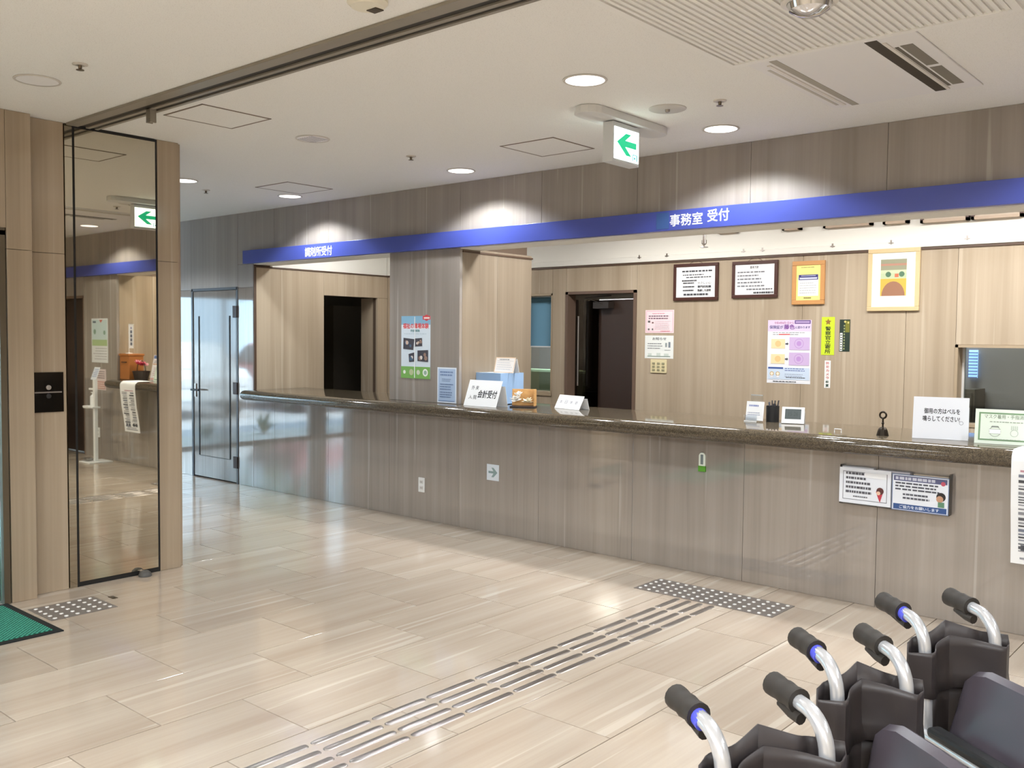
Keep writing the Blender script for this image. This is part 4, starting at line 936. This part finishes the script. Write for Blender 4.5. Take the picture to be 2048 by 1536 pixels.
# added rack with two notices below the counter
x0, x1, z0, z1 = rectY(1680, 935, 1780, 1008, -.06)
def front_notice(box, label, kind, Y):
    x0 = onY(box[0], (box[1]+box[3])/2, Y).x; x1 = onY(box[2], (box[1]+box[3])/2, Y).x
    xm = (box[0]+box[2])/2; z1 = onY(xm, box[1], Y).z; z0 = onY(xm, box[3], Y).z
    s = Sheet((x0, Y, z0), (1,0,0), (0,0,1), x1-x0, z1-z0, P((232, 236, 244)), .002); s.info = ('front_notice', label, 'notice'); return s
YN = -.06
s = front_notice((1679, 938, 1782, 1009), 'white notice with rounded frame and red figure on the added rack below the counter', 0, YN)
s.frame(.01, (90, 92, 100), .07); s.lines(.13, .65, .88, 5, .13, (86, 86, 94), .5, 120, .7); s.rect(.5, .76, .92, .9, (240, 242, 246)); s.lines(.28, .62, .22, 1, .06, (110, 112, 120), .6, 121)
s.poly([(.72,.4),(.80,.1),(.86,.4)], (196, 60, 76)); s.disc(.80, .42, .10, (92, 50, 46)); s.disc(.77, .36, .055, (236, 196, 170)); done(s)
s = front_notice((1784, 952, 1898, 1025), 'white notice with blue bottom band and dark haired child beside the red figure notice', 0, YN)
s.frame(.012, (120, 140, 180)); s.rect(.03, .82, .97, .96, (96, 100, 140)); s.lines(.06, .8, .93, 1, .1, (210, 214, 230), .8, 130, .95); s.disc(.9, .84, .06, (200, 90, 110)); s.rect(.03, .03, .97, .18, (52, 84, 140)); s.text('ご協力をお願いします', .14, .06, .84, .15, (226, 232, 244), .02)
s.lines(.06, .95, .78, 3, .085, (80, 82, 92), .5, 131); s.lines(.2, .7, .48, 2, .1, (90, 92, 102), .5, 132); s.disc(.87, .48, .12, (40, 34, 34)); s.disc(.85, .42, .09, (196, 150, 120)); s.rect(.82, .2, .93, .34, (96, 140, 110)); done(s)
rx0, rx1 = onY(1679, 970, YN).x, onY(1898, 990, YN).x; rz1 = onY(1785, 946, YN).z; rz0 = onY(1785, 1019, YN).z
t = thing('reflection_rack', ((rx0+rx1)/2, YN/2, rz0), 'shallow clear leaflet rack added behind two notices to imitate a glass reflection', 'leaflet rack')  # added object, shaped to stand in for a reflection in glass
rk = MB(); y1 = -.001; rk.box(rx0, rx1, YN+.003, YN+.006, rz0, rz1, M_ACRYL).box(rx0, rx0+.003, YN+.006, y1, rz0, rz1+.02, M_ACRYL).box(rx1-.003, rx1, YN+.006, y1, rz0, rz1+.02, M_ACRYL).box(rx0, rx1, YN+.006, y1, rz0, rz0+.004, M_ACRYL); rk.build('acrylic_body', t)
for k in range(3): MB().box(rx0+.01+(rx1-rx0)/3*k, rx0-.01+(rx1-rx0)/3*(k+1), YN+.012, -.012, rz0+.006, rz1+.012-.004*k, P([(226,228,234),(206,204,214),(222,208,190)][k])).build('leaflets', t)
# thermometer, socket
x0, x1, z0, z1 = rectY(1399, 905, 1412, 943, 0)
t = thing('wall_thermometer', ((x0+x1)/2, 0, z0), 'small white and green thermometer on the counter front', 'thermometer')
zs = z0+(z1-z0)*.3; pr = [(x0, zs), (x1, zs)]+[((x0+x1)/2+(x1-x0)/2*math.cos(math.pi*k/10), z1-(x1-x0)/2+(x1-x0)/2*math.sin(math.pi*k/10)) for k in range(11)]
MB().prism(pr, -.001, -.012, lambda u, v, w: (u, w, v), mat('thermo_white', (232, 240, 230), .4)).build('case', t, bevel=.002)
MB().box(x0-.003, x1+.003, -.014, -.001, z0, zs, mat('thermo_green', (84, 150, 40), .4)).build('green_base', t, bevel=.002)
MB().box(x0+(x1-x0)*.3, x1-(x1-x0)*.3, -.0135, -.011, zs+.01, z1-.012, mat('thermo_grey', (120, 132, 134), .3)).build('scale_window', t)
def socket(box, Y, label):
    x0, x1, z0, z1 = box
    t = thing('wall_socket', ((x0+x1)/2, Y, z0), label, 'socket')
    MB().box(x0, x1, Y-.008, Y-.0005, z0, z1, M_WPLAST).build('plate', t, bevel=.002)
    for k in (.3, .7):
        zc = z0+(z1-z0)*k; si = MB().box((x0+x1)/2-.018, (x0+x1)/2+.018, Y-.0105, Y-.007, zc-.014, zc+.014, mat('socket_insert', (214, 212, 208), .4)).build('insert', t)
        for d in (-.007, .007): MB().box((x0+x1)/2+d-.0015, (x0+x1)/2+d+.0015, Y-.0112, Y-.0095, zc-.006, zc+.006, M_BLACK).build('slot', si)
socket(rectY(838, 955, 850, 984, 0), 0, 'white double wall socket low on the counter front')
s = wall_sheet('arrow_sign', (974, 929, 998, 961), P((214, 222, 230)), 'small white arrow plate on the counter front beyond the wall socket', 'sign', Y=0)
s.poly([(.14,.44),(.14,.58),(.55,.58),(.38,.80),(.56,.80),(.88,.51),(.56,.20),(.38,.20),(.55,.44)], (136, 158, 158)); done(s)
# posters on the column
s = wall_sheet('wall_poster', (803, 632, 861, 757), P((214, 226, 236)), 'tall colourful event poster with photos on the stone column', 'poster', Y=0)
s.rect(0, .86, 1, 1, (130, 176, 204)); s.disc(.87, .97, .05, (206, 60, 66)); s.rect(.74, .94, 1, 1.0, (206, 60, 66)); s.rect(.78, .955, .97, .98, (246, 226, 220)); s.text('福祉の職場体験', .06, .80, .94, .885, (222, 70, 70), .03); s.text('参加者募集', .32, .745, .64, .785, (60, 130, 130), .015); s.lines(.1, .9, .72, 1, .02, (170, 190, 200), .4, 140)
def photo(q, seed):
    rnd = random.Random(seed); s.poly(q, (60, 56, 64)); c = (sum(p[0] for p in q)/4, sum(p[1] for p in q)/4); w = abs(q[1][0]-q[0][0]); h = abs(q[2][1]-q[1][1])
    for k in range(5): s.disc(c[0]+rnd.uniform(-.32, .32)*w, c[1]+rnd.uniform(-.2, .2)*h, h*rnd.uniform(.14, .22), rnd.choice([(206,180,160),(226,216,210),(150,120,104),(70,96,120)]))
photo([(.07,.47),(.42,.455),(.46,.63),(.08,.65)], 1); photo([(.46,.51),(.73,.52),(.72,.65),(.46,.64)], 2); photo([(.28,.26),(.48,.27),(.47,.42),(.26,.39)], 3); photo([(.57,.28),(.93,.27),(.93,.46),(.57,.45)], 4)
s.rect(0, .0, 1, .19, (120, 176, 84)); 
for u, r, c in ((.12, .03, (236,240,230)), (.36, .05, (186,196,150)), (.6, .04, (206,214,190)), (.84, .06, (236,242,232)), (.84, .035, (150, 180, 160))): s.disc(u, .1, r, c)
s.rect(.46, .01, .485, .99, (240, 244, 246)); done(s)
s = wall_sheet('wall_notice', (875, 735, 913, 806), P((226, 234, 246)), 'pale blue printed notice low on the stone column', 'notice', Y=0)
s.rect(.05, .04, .95, .96, (176, 198, 228)); s.lines(.15, .85, .89, 2, .08, (110, 132, 176), .55, 150, .9); s.lines(.25, .75, .68, 2, .05, (120, 140, 176), .4, 151); s.lines(.15, .85, .54, 3, .07, (100, 120, 160), .4, 152); s.lines(.15, .8, .31, 3, .065, (100, 120, 160), .4, 153); s.rect(.08, .05, .92, .065, (90, 120, 170)); done(s)

# ================================================================== right end of the counter (seen in the mirror)
d4 = MB(); d4.box(.55, .58, .0, .2, 0, 2.0, MDF2).box(1.42, 1.45, .0, .2, 0, 2.0, MDF2).box(.55, 1.45, .0, .2, 1.97, 2.0, MDF2)
door4 = struct(d4.build('door_4'))
MB().box(.58, 1.42, .12, .16, .005, 1.97, M_DARKWOOD).build('leaf', door4); MB().cyl((1.33,.1,.95),(1.33,.06,.95),.012,M_STEEL).cyl((1.33,.06,.95),(1.22,.06,.95),.008,M_STEEL).build('lever_handle', door4, smooth=True)
def pier_sheet(x0, x1, z0, z1, m, name, label, cat):
    s = Sheet((x0, -.0005, z0), (1,0,0), (0,0,1), x1-x0, z1-z0, m, .003); s.info = (name, label, cat); return s
s = pier_sheet(-.08, .337, 1.171, 1.71, P((226, 228, 228)), 'wall_calendar', 'large wall calendar with a landscape picture on the pier beside the counter end', 'calendar')
s.rect(.03, .38, .97, .97, (196, 214, 214)); s.rect(.03, .38, .97, .52, (168, 190, 140)); s.poly([(.3,.97),(.52,.97),(.42,.9)], (206, 110, 90)); s.disc(.2, .68, .05, (130, 160, 140)); s.disc(.8, .7, .06, (130, 160, 140)); s.rect(.72, .9, .92, .94, (90, 100, 110))
for k in range(5): s.lines(.06, .94, .33-.06*k, 1, .05, (160, 160, 166), .3, 200+k)
done(s)
s = pier_sheet(-.02, .27, .836, 1.092, P((222, 206, 204)), 'wall_notice', 'pink and white notice on the pier under the wall calendar', 'notice')
s.lines(.1, .9, .9, 4, .1, (120, 110, 116), .4, 210); s.rect(.05, .05, .95, .42, (206, 160, 150)); s.lines(.1, .9, .35, 3, .1, (236, 226, 220), .4, 212); done(s)
socket((.15, .22, .25, .37), 0, 'white wall socket low on the pier beyond the counter end')
t = thing('donation_box', (-.44, .1, CT), 'orange wood suggestion box on the right end of the counter', 'wooden box')
MB().box(-.555, -.33, .02, .2, CT+.0005, CT+.28, M_ORWOOD).build('body', t, bevel=.004); MB().box(-.562, -.322, .01, .21, CT+.28, CT+.305, M_ORWOOD).build('lid', t, bevel=.004); MB().box(-.50, -.39, .008, .022, CT+.20, CT+.21, M_BLACK).build('slot', t)
t = thing('table_flag', (-.44, .1, CT+.305), 'small white vertical banner flag standing on the orange wood box', 'flag')
MB().lathe([(.04,0),(.04,.006),(.008,.01),(.005,.012)], M_WPLAST, (-.40, .1, CT+.306), n=20).cyl((-.40,.1,CT+.31),(-.40,.1,CT+.66),.0035,M_WPLAST,n=8).cyl((-.40,.1,CT+.655),(-.52,.1,CT+.655),.003,M_WPLAST,n=8).build('pole', t)
s = Sheet((-.515, .098, CT+.37), (1,0,0), (0,0,1), .105, .28, P((238, 238, 240)), .0015)
for k in range(4): s.rect(.28, .12+.17*k, .72, .25+.17*k, (96, 100, 120))
s.disc(.5, .86, .05, (120, 110, 170)); s.mb.build('banner', t)
t = thing('flower_basket', (-.69, .10, CT), 'dark wicker basket on the counter end', 'basket')
MB().lathe([(0,0),(.075,0),(.1,.1),(.105,.105),(.09,.105),(.07,.012),(0,.012)], mat('wicker_dark', (52, 40, 32), .7), (-.69, .10, CT+.0005), n=20).build('bowl', t); MB().tube([(-.69+.1*math.cos(math.pi*k/12), .10, CT+.1+.13*math.sin(math.pi*k/12)) for k in range(13)], .005, mat('wicker_dark'), 8).build('handle', t)
for k in range(8):
    an = k*2.4; rr = .022*math.sqrt(k); c = [(206, 60, 90), (232, 130, 150), (244, 190, 200), (190, 40, 70)][k % 4]
    flower('pink_flower', (-.69+rr*math.cos(an), .10+rr*math.sin(an), CT+.17+.02*(k % 3)), .04, mat('petal_%d' % (k % 4), c, .6), 'pink and red artificial flower in the dark basket', 40+k, 'flowers in the dark basket')
a = Vector((-1.05, .06, 0))
s = leaning('brochure_stand', 'tall white and pink brochure stand between the flower basket and the mask notice', 'brochure stand', (-1.0, .13), (-.83, .13), .08, .30, P((236, 230, 230)), lean=.2)
s.rect(.05, .86, .95, .98, (96, 120, 170)); s.rect(.05, .62, .95, .66, (196, 150, 110)); s.lines(.15, .85, .78, 2, .06, GREY, .5, 220); s.lines(.2, .8, .5, 5, .07, (180, 150, 150), .4, 221); s.rect(.05, .02, .95, .1, (226, 180, 176)); done(s)
# pedal sanitiser stand
px_, py_ = -.20, -.22
t = thing('sanitizer_stand', (px_, py_, 0), 'white pedal hand sanitizer stand beside the counter end', 'sanitizer stand')
MB().box(px_-.14, px_+.14, py_-.14, py_+.14, .0008, .012, M_WPLAST).build('base_plate', t, bevel=.003)
MB().box(px_-.022, px_+.022, py_-.02, py_+.02, .012, .98, M_WPLAST).build('post', t, bevel=.004)
MB().box(px_+.03, px_+.13, py_-.1, py_-.02, .02, .05, M_STEEL).build('pedal', t, bevel=.006)
MB().box(px_-.03, px_+.1, py_-.05, py_+.05, .64, .66, M_WPLAST).build('shelf', t, bevel=.004)
MB().lathe([(.02,0),(.055,.012),(.062,.035),(.058,.035),(.05,.016),(0,.01)], M_WPLAST, (px_+.19, py_, .625), n=24).box(px_+.08, px_+.15, py_-.02, py_+.02, .645, .655, M_WPLAST).build('drip_cup', t)
MB().lathe([(.034,0),(.036,.01),(.036,.12),(.014,.14),(.012,.16)], mat('bottle_white', (238, 240, 240), .3), (px_+.05, py_, .6605), n=20).box(px_+.045, px_+.1, py_-.008, py_+.008, .82, .83, M_WPLAST).build('bottle', t)
MB().box(px_+.0, px_+.14, py_-.012, py_+.012, .855, .875, M_WPLAST).build('press_arm', t)
s = Sheet((px_-.07, py_-.02, .98), (1,0,0), Vector((-.35,.2,1)), .14, .16, P((226, 232, 240)), .003); s.lines(.1, .9, .85, 5, .14, (140, 160, 200), .4, 230); s.mb.build('sign_card', t)
# desk and chair past the door, seen in the mirror only
t = thing('side_desk', (1.9, -.55, 0), 'grey topped reception desk against the right end of the front wall', 'desk')
MB().box(1.5, 2.4, -.85, -.15, .70, .73, mat('desk_top', (188, 188, 190), .4)).build('top', t, bevel=.004)
for x in (1.53, 2.34): MB().box(x, x+.03, -.83, -.17, 0.001, .70, mat('desk_leg', (120, 120, 124), .5)).build('side_panel', t)
t = thing('office_chair', (1.1, -.45, 0), 'black office swivel chair on five castors before the side door', 'chair')
MB().box(.86, 1.34, -.68, -.22, .43, .5, mat('chair_fabric', (34, 36, 42), .8)).build('seat', t, bevel=.03); MB().box(.88, 1.32, -.26, -.2, .56, .95, mat('chair_fabric')).build('backrest', t, bevel=.03)
MB().cyl((1.1,-.45,.08),(1.1,-.45,.43),.025,M_BLACK).build('column', t, smooth=True); MB().box(1.08, 1.12, -.25, -.19, .44, .6, M_BLACK).build('back_bracket', t)
for k in range(5):
    an = 2*math.pi*k/5+.3; e = (1.1+.28*math.cos(an), -.45+.28*math.sin(an)); ba = MB().tube([(1.1,-.45,.1),(e[0],e[1],.065)], .018, M_BLACK, 8).build('base_arm', t)
    MB().cyl((e[0]-.015*math.sin(an), e[1]+.015*math.cos(an), .0285), (e[0]+.015*math.sin(an), e[1]-.015*math.cos(an), .0285), .028, M_BLACK, n=14).build('castor', ba)

# ================================================================== folded wheelchairs
def wheelchair(sep, loc, rz, label, seed, top=.896):
    t = thing('folded_wheelchair', (loc[0], loc[1], 0), label, 'wheelchair', 'folded wheelchairs parked by the entrance', rz)
    h2 = sep/2; r = .0135
    for sg in (-1, 1):
        y = sg*h2
        # push cane with bend and grip
        path = [(0.03, y, .26), (.022, y, .5), (.012, y, .72), (.004, y, top-.075)]
        for k in range(1, 9):
            a = math.pi/2*k/8; path.append((.002-.062*(1-math.cos(a)), y, top-.062+.062*math.sin(a)))
        path += [(-.085, y, top+.002), (-.13, y, top+.005)]
        pc = MB().tube(path, r, M_TUBE, 14).build('push_cane', t, smooth=True, local=True)
        g = MB(); n = 9; pr = [.021+.0012*math.sin(k*2.1) for k in range(n)]; pr[0] = .0225; pr[-1] = .022
        g.tube([(-.074-.0095*k, y, top+.002+.0006*k) for k in range(n)]+[(-.155, y, top+.007)], pr+[.015], M_RUBBER, 16); g.build('grip', pc, smooth=True, local=True)
        if sg < 0: MB().cyl((-.058, y, top-.004), (-.077, y, top+.001), .0152, mat('blue_tape', (86, 92, 214), .35), n=16).build('blue_band', pc, smooth=True, local=True)
        MB().tube([(-.062, y-.004*sg, top-.024), (-.085, y-.006*sg, top-.022), (-.12, y-.006*sg, top-.016)], [.011, .010, .007], M_RUBBER, 10).build('brake_lever', pc, smooth=True, local=True)
        # side frame
        MB().tube([(.025, y, .50), (.40, y, .49), (.47, y, .46), (.52, y, .2), (.58, y, .13)], .0125, M_TUBE, 12).build('seat_rail', t, smooth=True, local=True)
        MB().tube([(.03, y, .27), (.42, y, .22), (.46, y, .24), (.46, y, .46)], .0125, M_TUBE, 12).build('lower_rail', t, smooth=True, local=True)
        ya = y+.012*sg
        at_ = MB().tube([(.012, ya, .655), (.30, ya, .65), (.345, ya, .62), (.36, ya, .5)], .011, M_TUBE, 12).build('arm_tube', t, smooth=True, local=True)
        MB().box(.05, .31, ya-.018, ya+.018, .662, .684, M_BLACK).build('arm_pad', at_, bevel=.008, local=True)
        MB().box(.03, .34, ya-.003, ya+.003, .515, .64, M_SLING).build('skirt_guard', t, bevel=.002, local=True)
        # wheel
        yw = y+.040*sg; zc = .285; xc = .03
        wh = MB(); wh.tube([(xc+.27*math.cos(2*math.pi*k/40), yw, zc+.27*math.sin(2*math.pi*k/40)) for k in range(40)], .0155, M_TYRE, 10, closed=True)
        w = wh.build('wheel', t, smooth=True, local=True)
        rm = MB(); rm.tube([(xc+.252*math.cos(2*math.pi*k/40), yw, zc+.252*math.sin(2*math.pi*k/40)) for k in range(40)], .008, M_TUBE, 8, closed=True); o = rm.build('rim', w, smooth=True, local=True)
        rm = MB(); rm.tube([(xc+.235*math.cos(2*math.pi*k/40), yw+.022*sg, zc+.235*math.sin(2*math.pi*k/40)) for k in range(40)], .0085, M_TUBE, 8, closed=True); rm.build('hand_rim', w, smooth=True, local=True)
        sp = MB(); sp.cyl((xc, y, zc), (xc, yw+.012*sg, zc), .02, M_STEEL, n=14)
        for k in range(16): a = 2*math.pi*k/16; sp.cyl((xc, yw, zc), (xc+.25*math.cos(a), yw, zc+.25*math.sin(a)), .0018, M_STEEL, n=5)
        sp.build('spokes', w, local=True)
        # castor and foot plate
        yc = y; cs = MB(); cs.cyl((.50, yc-.014, .072), (.50, yc+.014, .072), .07, M_TYRE, n=22); cf_ = cs.build('castor', t, smooth=True, local=True)
        MB().box(.485, .515, yc-.024, yc-.018, .07, .17, M_STEEL).box(.485, .515, yc+.018, yc+.024, .07, .17, M_STEEL).box(.485, .515, yc-.024, yc+.024, .165, .175, M_STEEL).cyl((.50,yc,.175),(.48,yc,.24),.012,M_STEEL).build('castor_fork', cf_, local=True)
        MB().box(.585, .6, y-.055, y+.055, .14, .29, M_BLACK).build('foot_plate', t, bevel=.005, local=True)
    MB().tube([(.12, -h2, .49), (.12, h2, .23)], .011, M_TUBE, 10).tube([(.26, h2, .49), (.26, -h2, .23)], .011, M_TUBE, 10).build('cross_brace', t, smooth=True, local=True)
    # back sling: loose vinyl with sleeves round the canes, folded backwards between them
    zs = [(.735, .7), (.765, .9), (.80, 1.0), (.825, 1.0), (top-.045, 1.0)]
    ys = []; k0 = h2+.04; N = 30
    loop = []
    def cx(y, amp):
        a = abs(y); return -.04*amp*(1-a/h2) if a < h2 else .0
    def th(y):
        a = abs(y); e = max(0.0, 1-((a-h2)/.04)**2) if a > h2 else 1
        return (.006+.026*math.exp(-((a-h2)/.026)**2))*math.sqrt(e)
    rings = []
    for zi, (z, amp) in enumerate(zs):
        rg = []
        for k in range(N+1):
            y = -k0+2*k0*k/N; dip = (.0*(1-abs(y)/h2 if abs(y) < h2 else 0)) if zi == len(zs)-1 else 0
            rg.append((cx(y, amp)+th(y)+(.0 if zi else .006), y, z+dip-(.02*abs(y)/k0 if zi == len(zs)-1 else 0)))
        for k in range(N+1):
            y = k0-2*k0*k/N; lift = (.03*(1-abs(y)/h2 if abs(y) < h2 else 0)) if zi == len(zs)-1 else 0
            rg.append((cx(y, amp)-th(y)-.004, y, z+lift))
        rings.append(rg)
    n = len(rings[0]); b = MB()
    b.add([v for r_ in rings for v in r_], [(i*n+j, i*n+(j+1) % n, (i+1)*n+(j+1) % n, (i+1)*n+j) for i in range(len(rings)-1) for j in range(n)], M_SLING)
    b.build('back_sling', t, smooth=True, solid=.0025, local=True)
    b = MB(); cols = [(-h2+.012, .02), (-h2*.5, -.012), (0, -.03), (h2*.5, -.012), (h2-.012, .02)]; rows = [.505, .6, .7, .74]
    b.add([(x, y, z) for z in rows for y, x in cols], [(i*5+j, i*5+j+1, (i+1)*5+j+1, (i+1)*5+j) for i in range(3) for j in range(4)], M_SLING)
    b.build('lower_back_sling', t, smooth=True, solid=.003, local=True)
    # seat folded up to a ridge
    sec = [(-h2-.012, .49), (-h2, .51), (-h2*.62, .64), (-h2*.3, .745), (-.014, .80), (0, .808), (.014, .80), (h2*.3, .745), (h2*.62, .64), (h2, .51), (h2+.012, .49)]
    xs_ = [.03, .04, .06, .10, .20, .40, .41]; sc_ = [.80, .90, .96, 1, 1, .97, .94]; b = MB(); m_ = len(sec)
    b.add([(x, y, .49+(z-.49)*k) for x, k in zip(xs_, sc_) for y, z in sec], [(i*m_+j, i*m_+j+1, (i+1)*m_+j+1, (i+1)*m_+j) for i in range(len(xs_)-1) for j in range(m_-1)], M_SEAT)
    b.build('seat_sling', t, smooth=True, solid=.006, local=True)
    return t
wheelchair(.198, (-.635, -3.965), -.52, 'folded wheelchair with dark vinyl back standing farthest from the counter', 1)
wheelchair(.152, (-.628, -3.552), -.635, 'folded wheelchair parked between the other two wheelchairs', 2)
wheelchair(.186, (-.58, -3.135), -.612, 'folded wheelchair standing closest to the counter', 3)

# ================================================================== outdoors beyond the glass front
struct(MB().box(-60, -11.6, -40, 20, -.18, -.06, mat('asphalt', (176, 178, 182), .85)).build('ground'))
struct(MB().box(-12.9, -11.6, -14, 6, -.06, -.02, mat('pale_paving', (196, 194, 188), .7)).build('pavement'))
for k in range(5): tag(MB().box(-19.5, -14.5, -9.2+2.6*k, -9.08+2.6*k, -.06, -.055, mat('road_white', (240, 240, 240), .6)).build('parking_line'), 'white parking bay line painted on the asphalt outside', 'road marking', 'parking bay lines')
def leaves(b, c, rad, n, size, m, rnd):
    for _ in range(n):
        d = Vector((rnd.gauss(0,1), rnd.gauss(0,1), rnd.gauss(0,1))).normalized()*rad*rnd.uniform(.5, 1.0)**.5
        p = Vector(c)+Vector((d.x, d.y, d.z*.85)); u = Vector((rnd.gauss(0,1), rnd.gauss(0,1), rnd.gauss(0,1))).normalized(); v = u.orthogonal().normalized()
        b.add([p-u*size, p+v*size*.5, p+u*size, p-v*size*.5], [(0,1,2,3)], m)
def tree(x, y, hgt, rad, label, seed, rgb):
    rnd = random.Random(seed); t = thing('street_tree', (x, y, -.06), label, 'tree', 'trees beyond the car park')
    MB().tube([(x, y, -.06), (x+.05, y, hgt*.4), (x, y+.05, hgt*.75)], [.16, .12, .06], mat('bark', (92, 76, 60), .9), 10).build('trunk', t, smooth=True)
    b = MB(); m = mat('leaf_%d' % seed, rgb, .7)
    for _ in range(6): leaves(b, (x+rnd.uniform(-.6,.6)*rad, y+rnd.uniform(-.6,.6)*rad, hgt*.72+rnd.uniform(-.35,.5)*rad), rad*.62, 260, .17, m, rnd)
    o = b.build('foliage', t); o['kind'] = 'stuff'
tree(-22, -6.3, 6, 2.2, 'leafy green tree outside behind the white car', 11, (96, 132, 84)); tree(-23.5, -1.2, 6.5, 2.3, 'broad dark green tree outside to the left of the parked cars', 12, (80, 116, 76)); tree(-23, -11.5, 6, 2.5, 'light green tree outside behind the red car', 13, (112, 148, 92)); tree(-24, 5.5, 7, 2.5, 'tall dark green tree outside at the far side of the car park', 14, (76, 110, 78)); tree(-24, -16.5, 6, 2.6, 'rounded green tree outside past the red car', 15, (92, 128, 82))
def car(x, y, rgb, label):
    t = thing('parked_car', (x, y, -.06), label, 'car', 'cars parked outside'); m = mat('car_%d' % rgb[0], rgb, .25, coat=.6); z = -.06
    side = [(-2.0,.35),(-2.05,.62),(-1.9,.85),(-1.15,.95),(1.75,.95),(2.0,.75),(2.02,.35)]
    MB().prism(side, -.82, .82, lambda u, v, w: (x+u, y+w, z+v), m).build('body', t, bevel=.06)
    cab = [(-1.15,.95),(-.45,1.42),(1.1,1.44),(1.75,.95)]
    MB().prism(cab, -.7, .7, lambda u, v, w: (x+u, y+w*(1-.12*(v-.95)/.5), z+v), m).build('cabin', t, bevel=.05); cb = COL.objects[-1]
    for sg in (-1, 1):
        MB().prism([(-.95,1.0),(-.42,1.36),(.3,1.38),(.3,1.0)], .70*sg, .712*sg, lambda u, v, w: (x+u, y+w, z+v), mat('car_glass', (36, 42, 50), .05)).build('side_window', cb)
        MB().prism([(.36,1.0),(.36,1.38),(1.05,1.38),(1.5,1.0)], .70*sg, .712*sg, lambda u, v, w: (x+u, y+w, z+v), mat('car_glass')).build('side_window', cb)
        for xx in (-1.3, 1.3): MB().cyl((x+xx, y+.68*sg, z+.31), (x+xx, y+.84*sg, z+.31), .31, M_TYRE, n=24).cyl((x+xx, y+.83*sg, z+.31), (x+xx, y+.85*sg, z+.31), .19, M_STEEL, n=18).build('wheel', t)
    MB().box(x+2.0, x+2.03, y-.7, y+.7, z+.62, z+.78, mat('car_lamp', (226, 226, 230), .15)).build('front_lamps', t)
car(-17.5, -4.2, (226, 230, 234), 'white car parked outside beyond the glass front'); car(-17.3, -7.0, (176, 92, 96), 'dull red car parked outside next to the white car'); car(-17.6, -1.2, (204, 208, 214), 'silver car parked outside near the dark tree')
for k in range(7):
    rnd = random.Random(300+k); x = -12.45+rnd.uniform(-.1,.1); y = -6.2+1.0*k
    t = thing('low_plant', (x, y, -.02), 'low spiky green plant in the bed along the glass front', 'plant', 'plants along the glass front'); b = MB()
    for j in range(26):
        an = rnd.uniform(0, 6.28); L = rnd.uniform(.22, .42); el = rnd.uniform(.5, 1.3); d = Vector((math.cos(an)*math.cos(el), math.sin(an)*math.cos(el), math.sin(el))); w = Vector((-math.sin(an), math.cos(an), 0))*.018; c0 = Vector((x, y, -.02))
        b.add([c0-w, c0+w, c0+d*L*.6+w*1.2, c0+d*L*.6-w*1.2, c0+d*L], [(0,1,2,3),(3,2,4)], mat('spiky_leaf', (86, 120, 86), .6))
    b.build('leaf_blades', t)
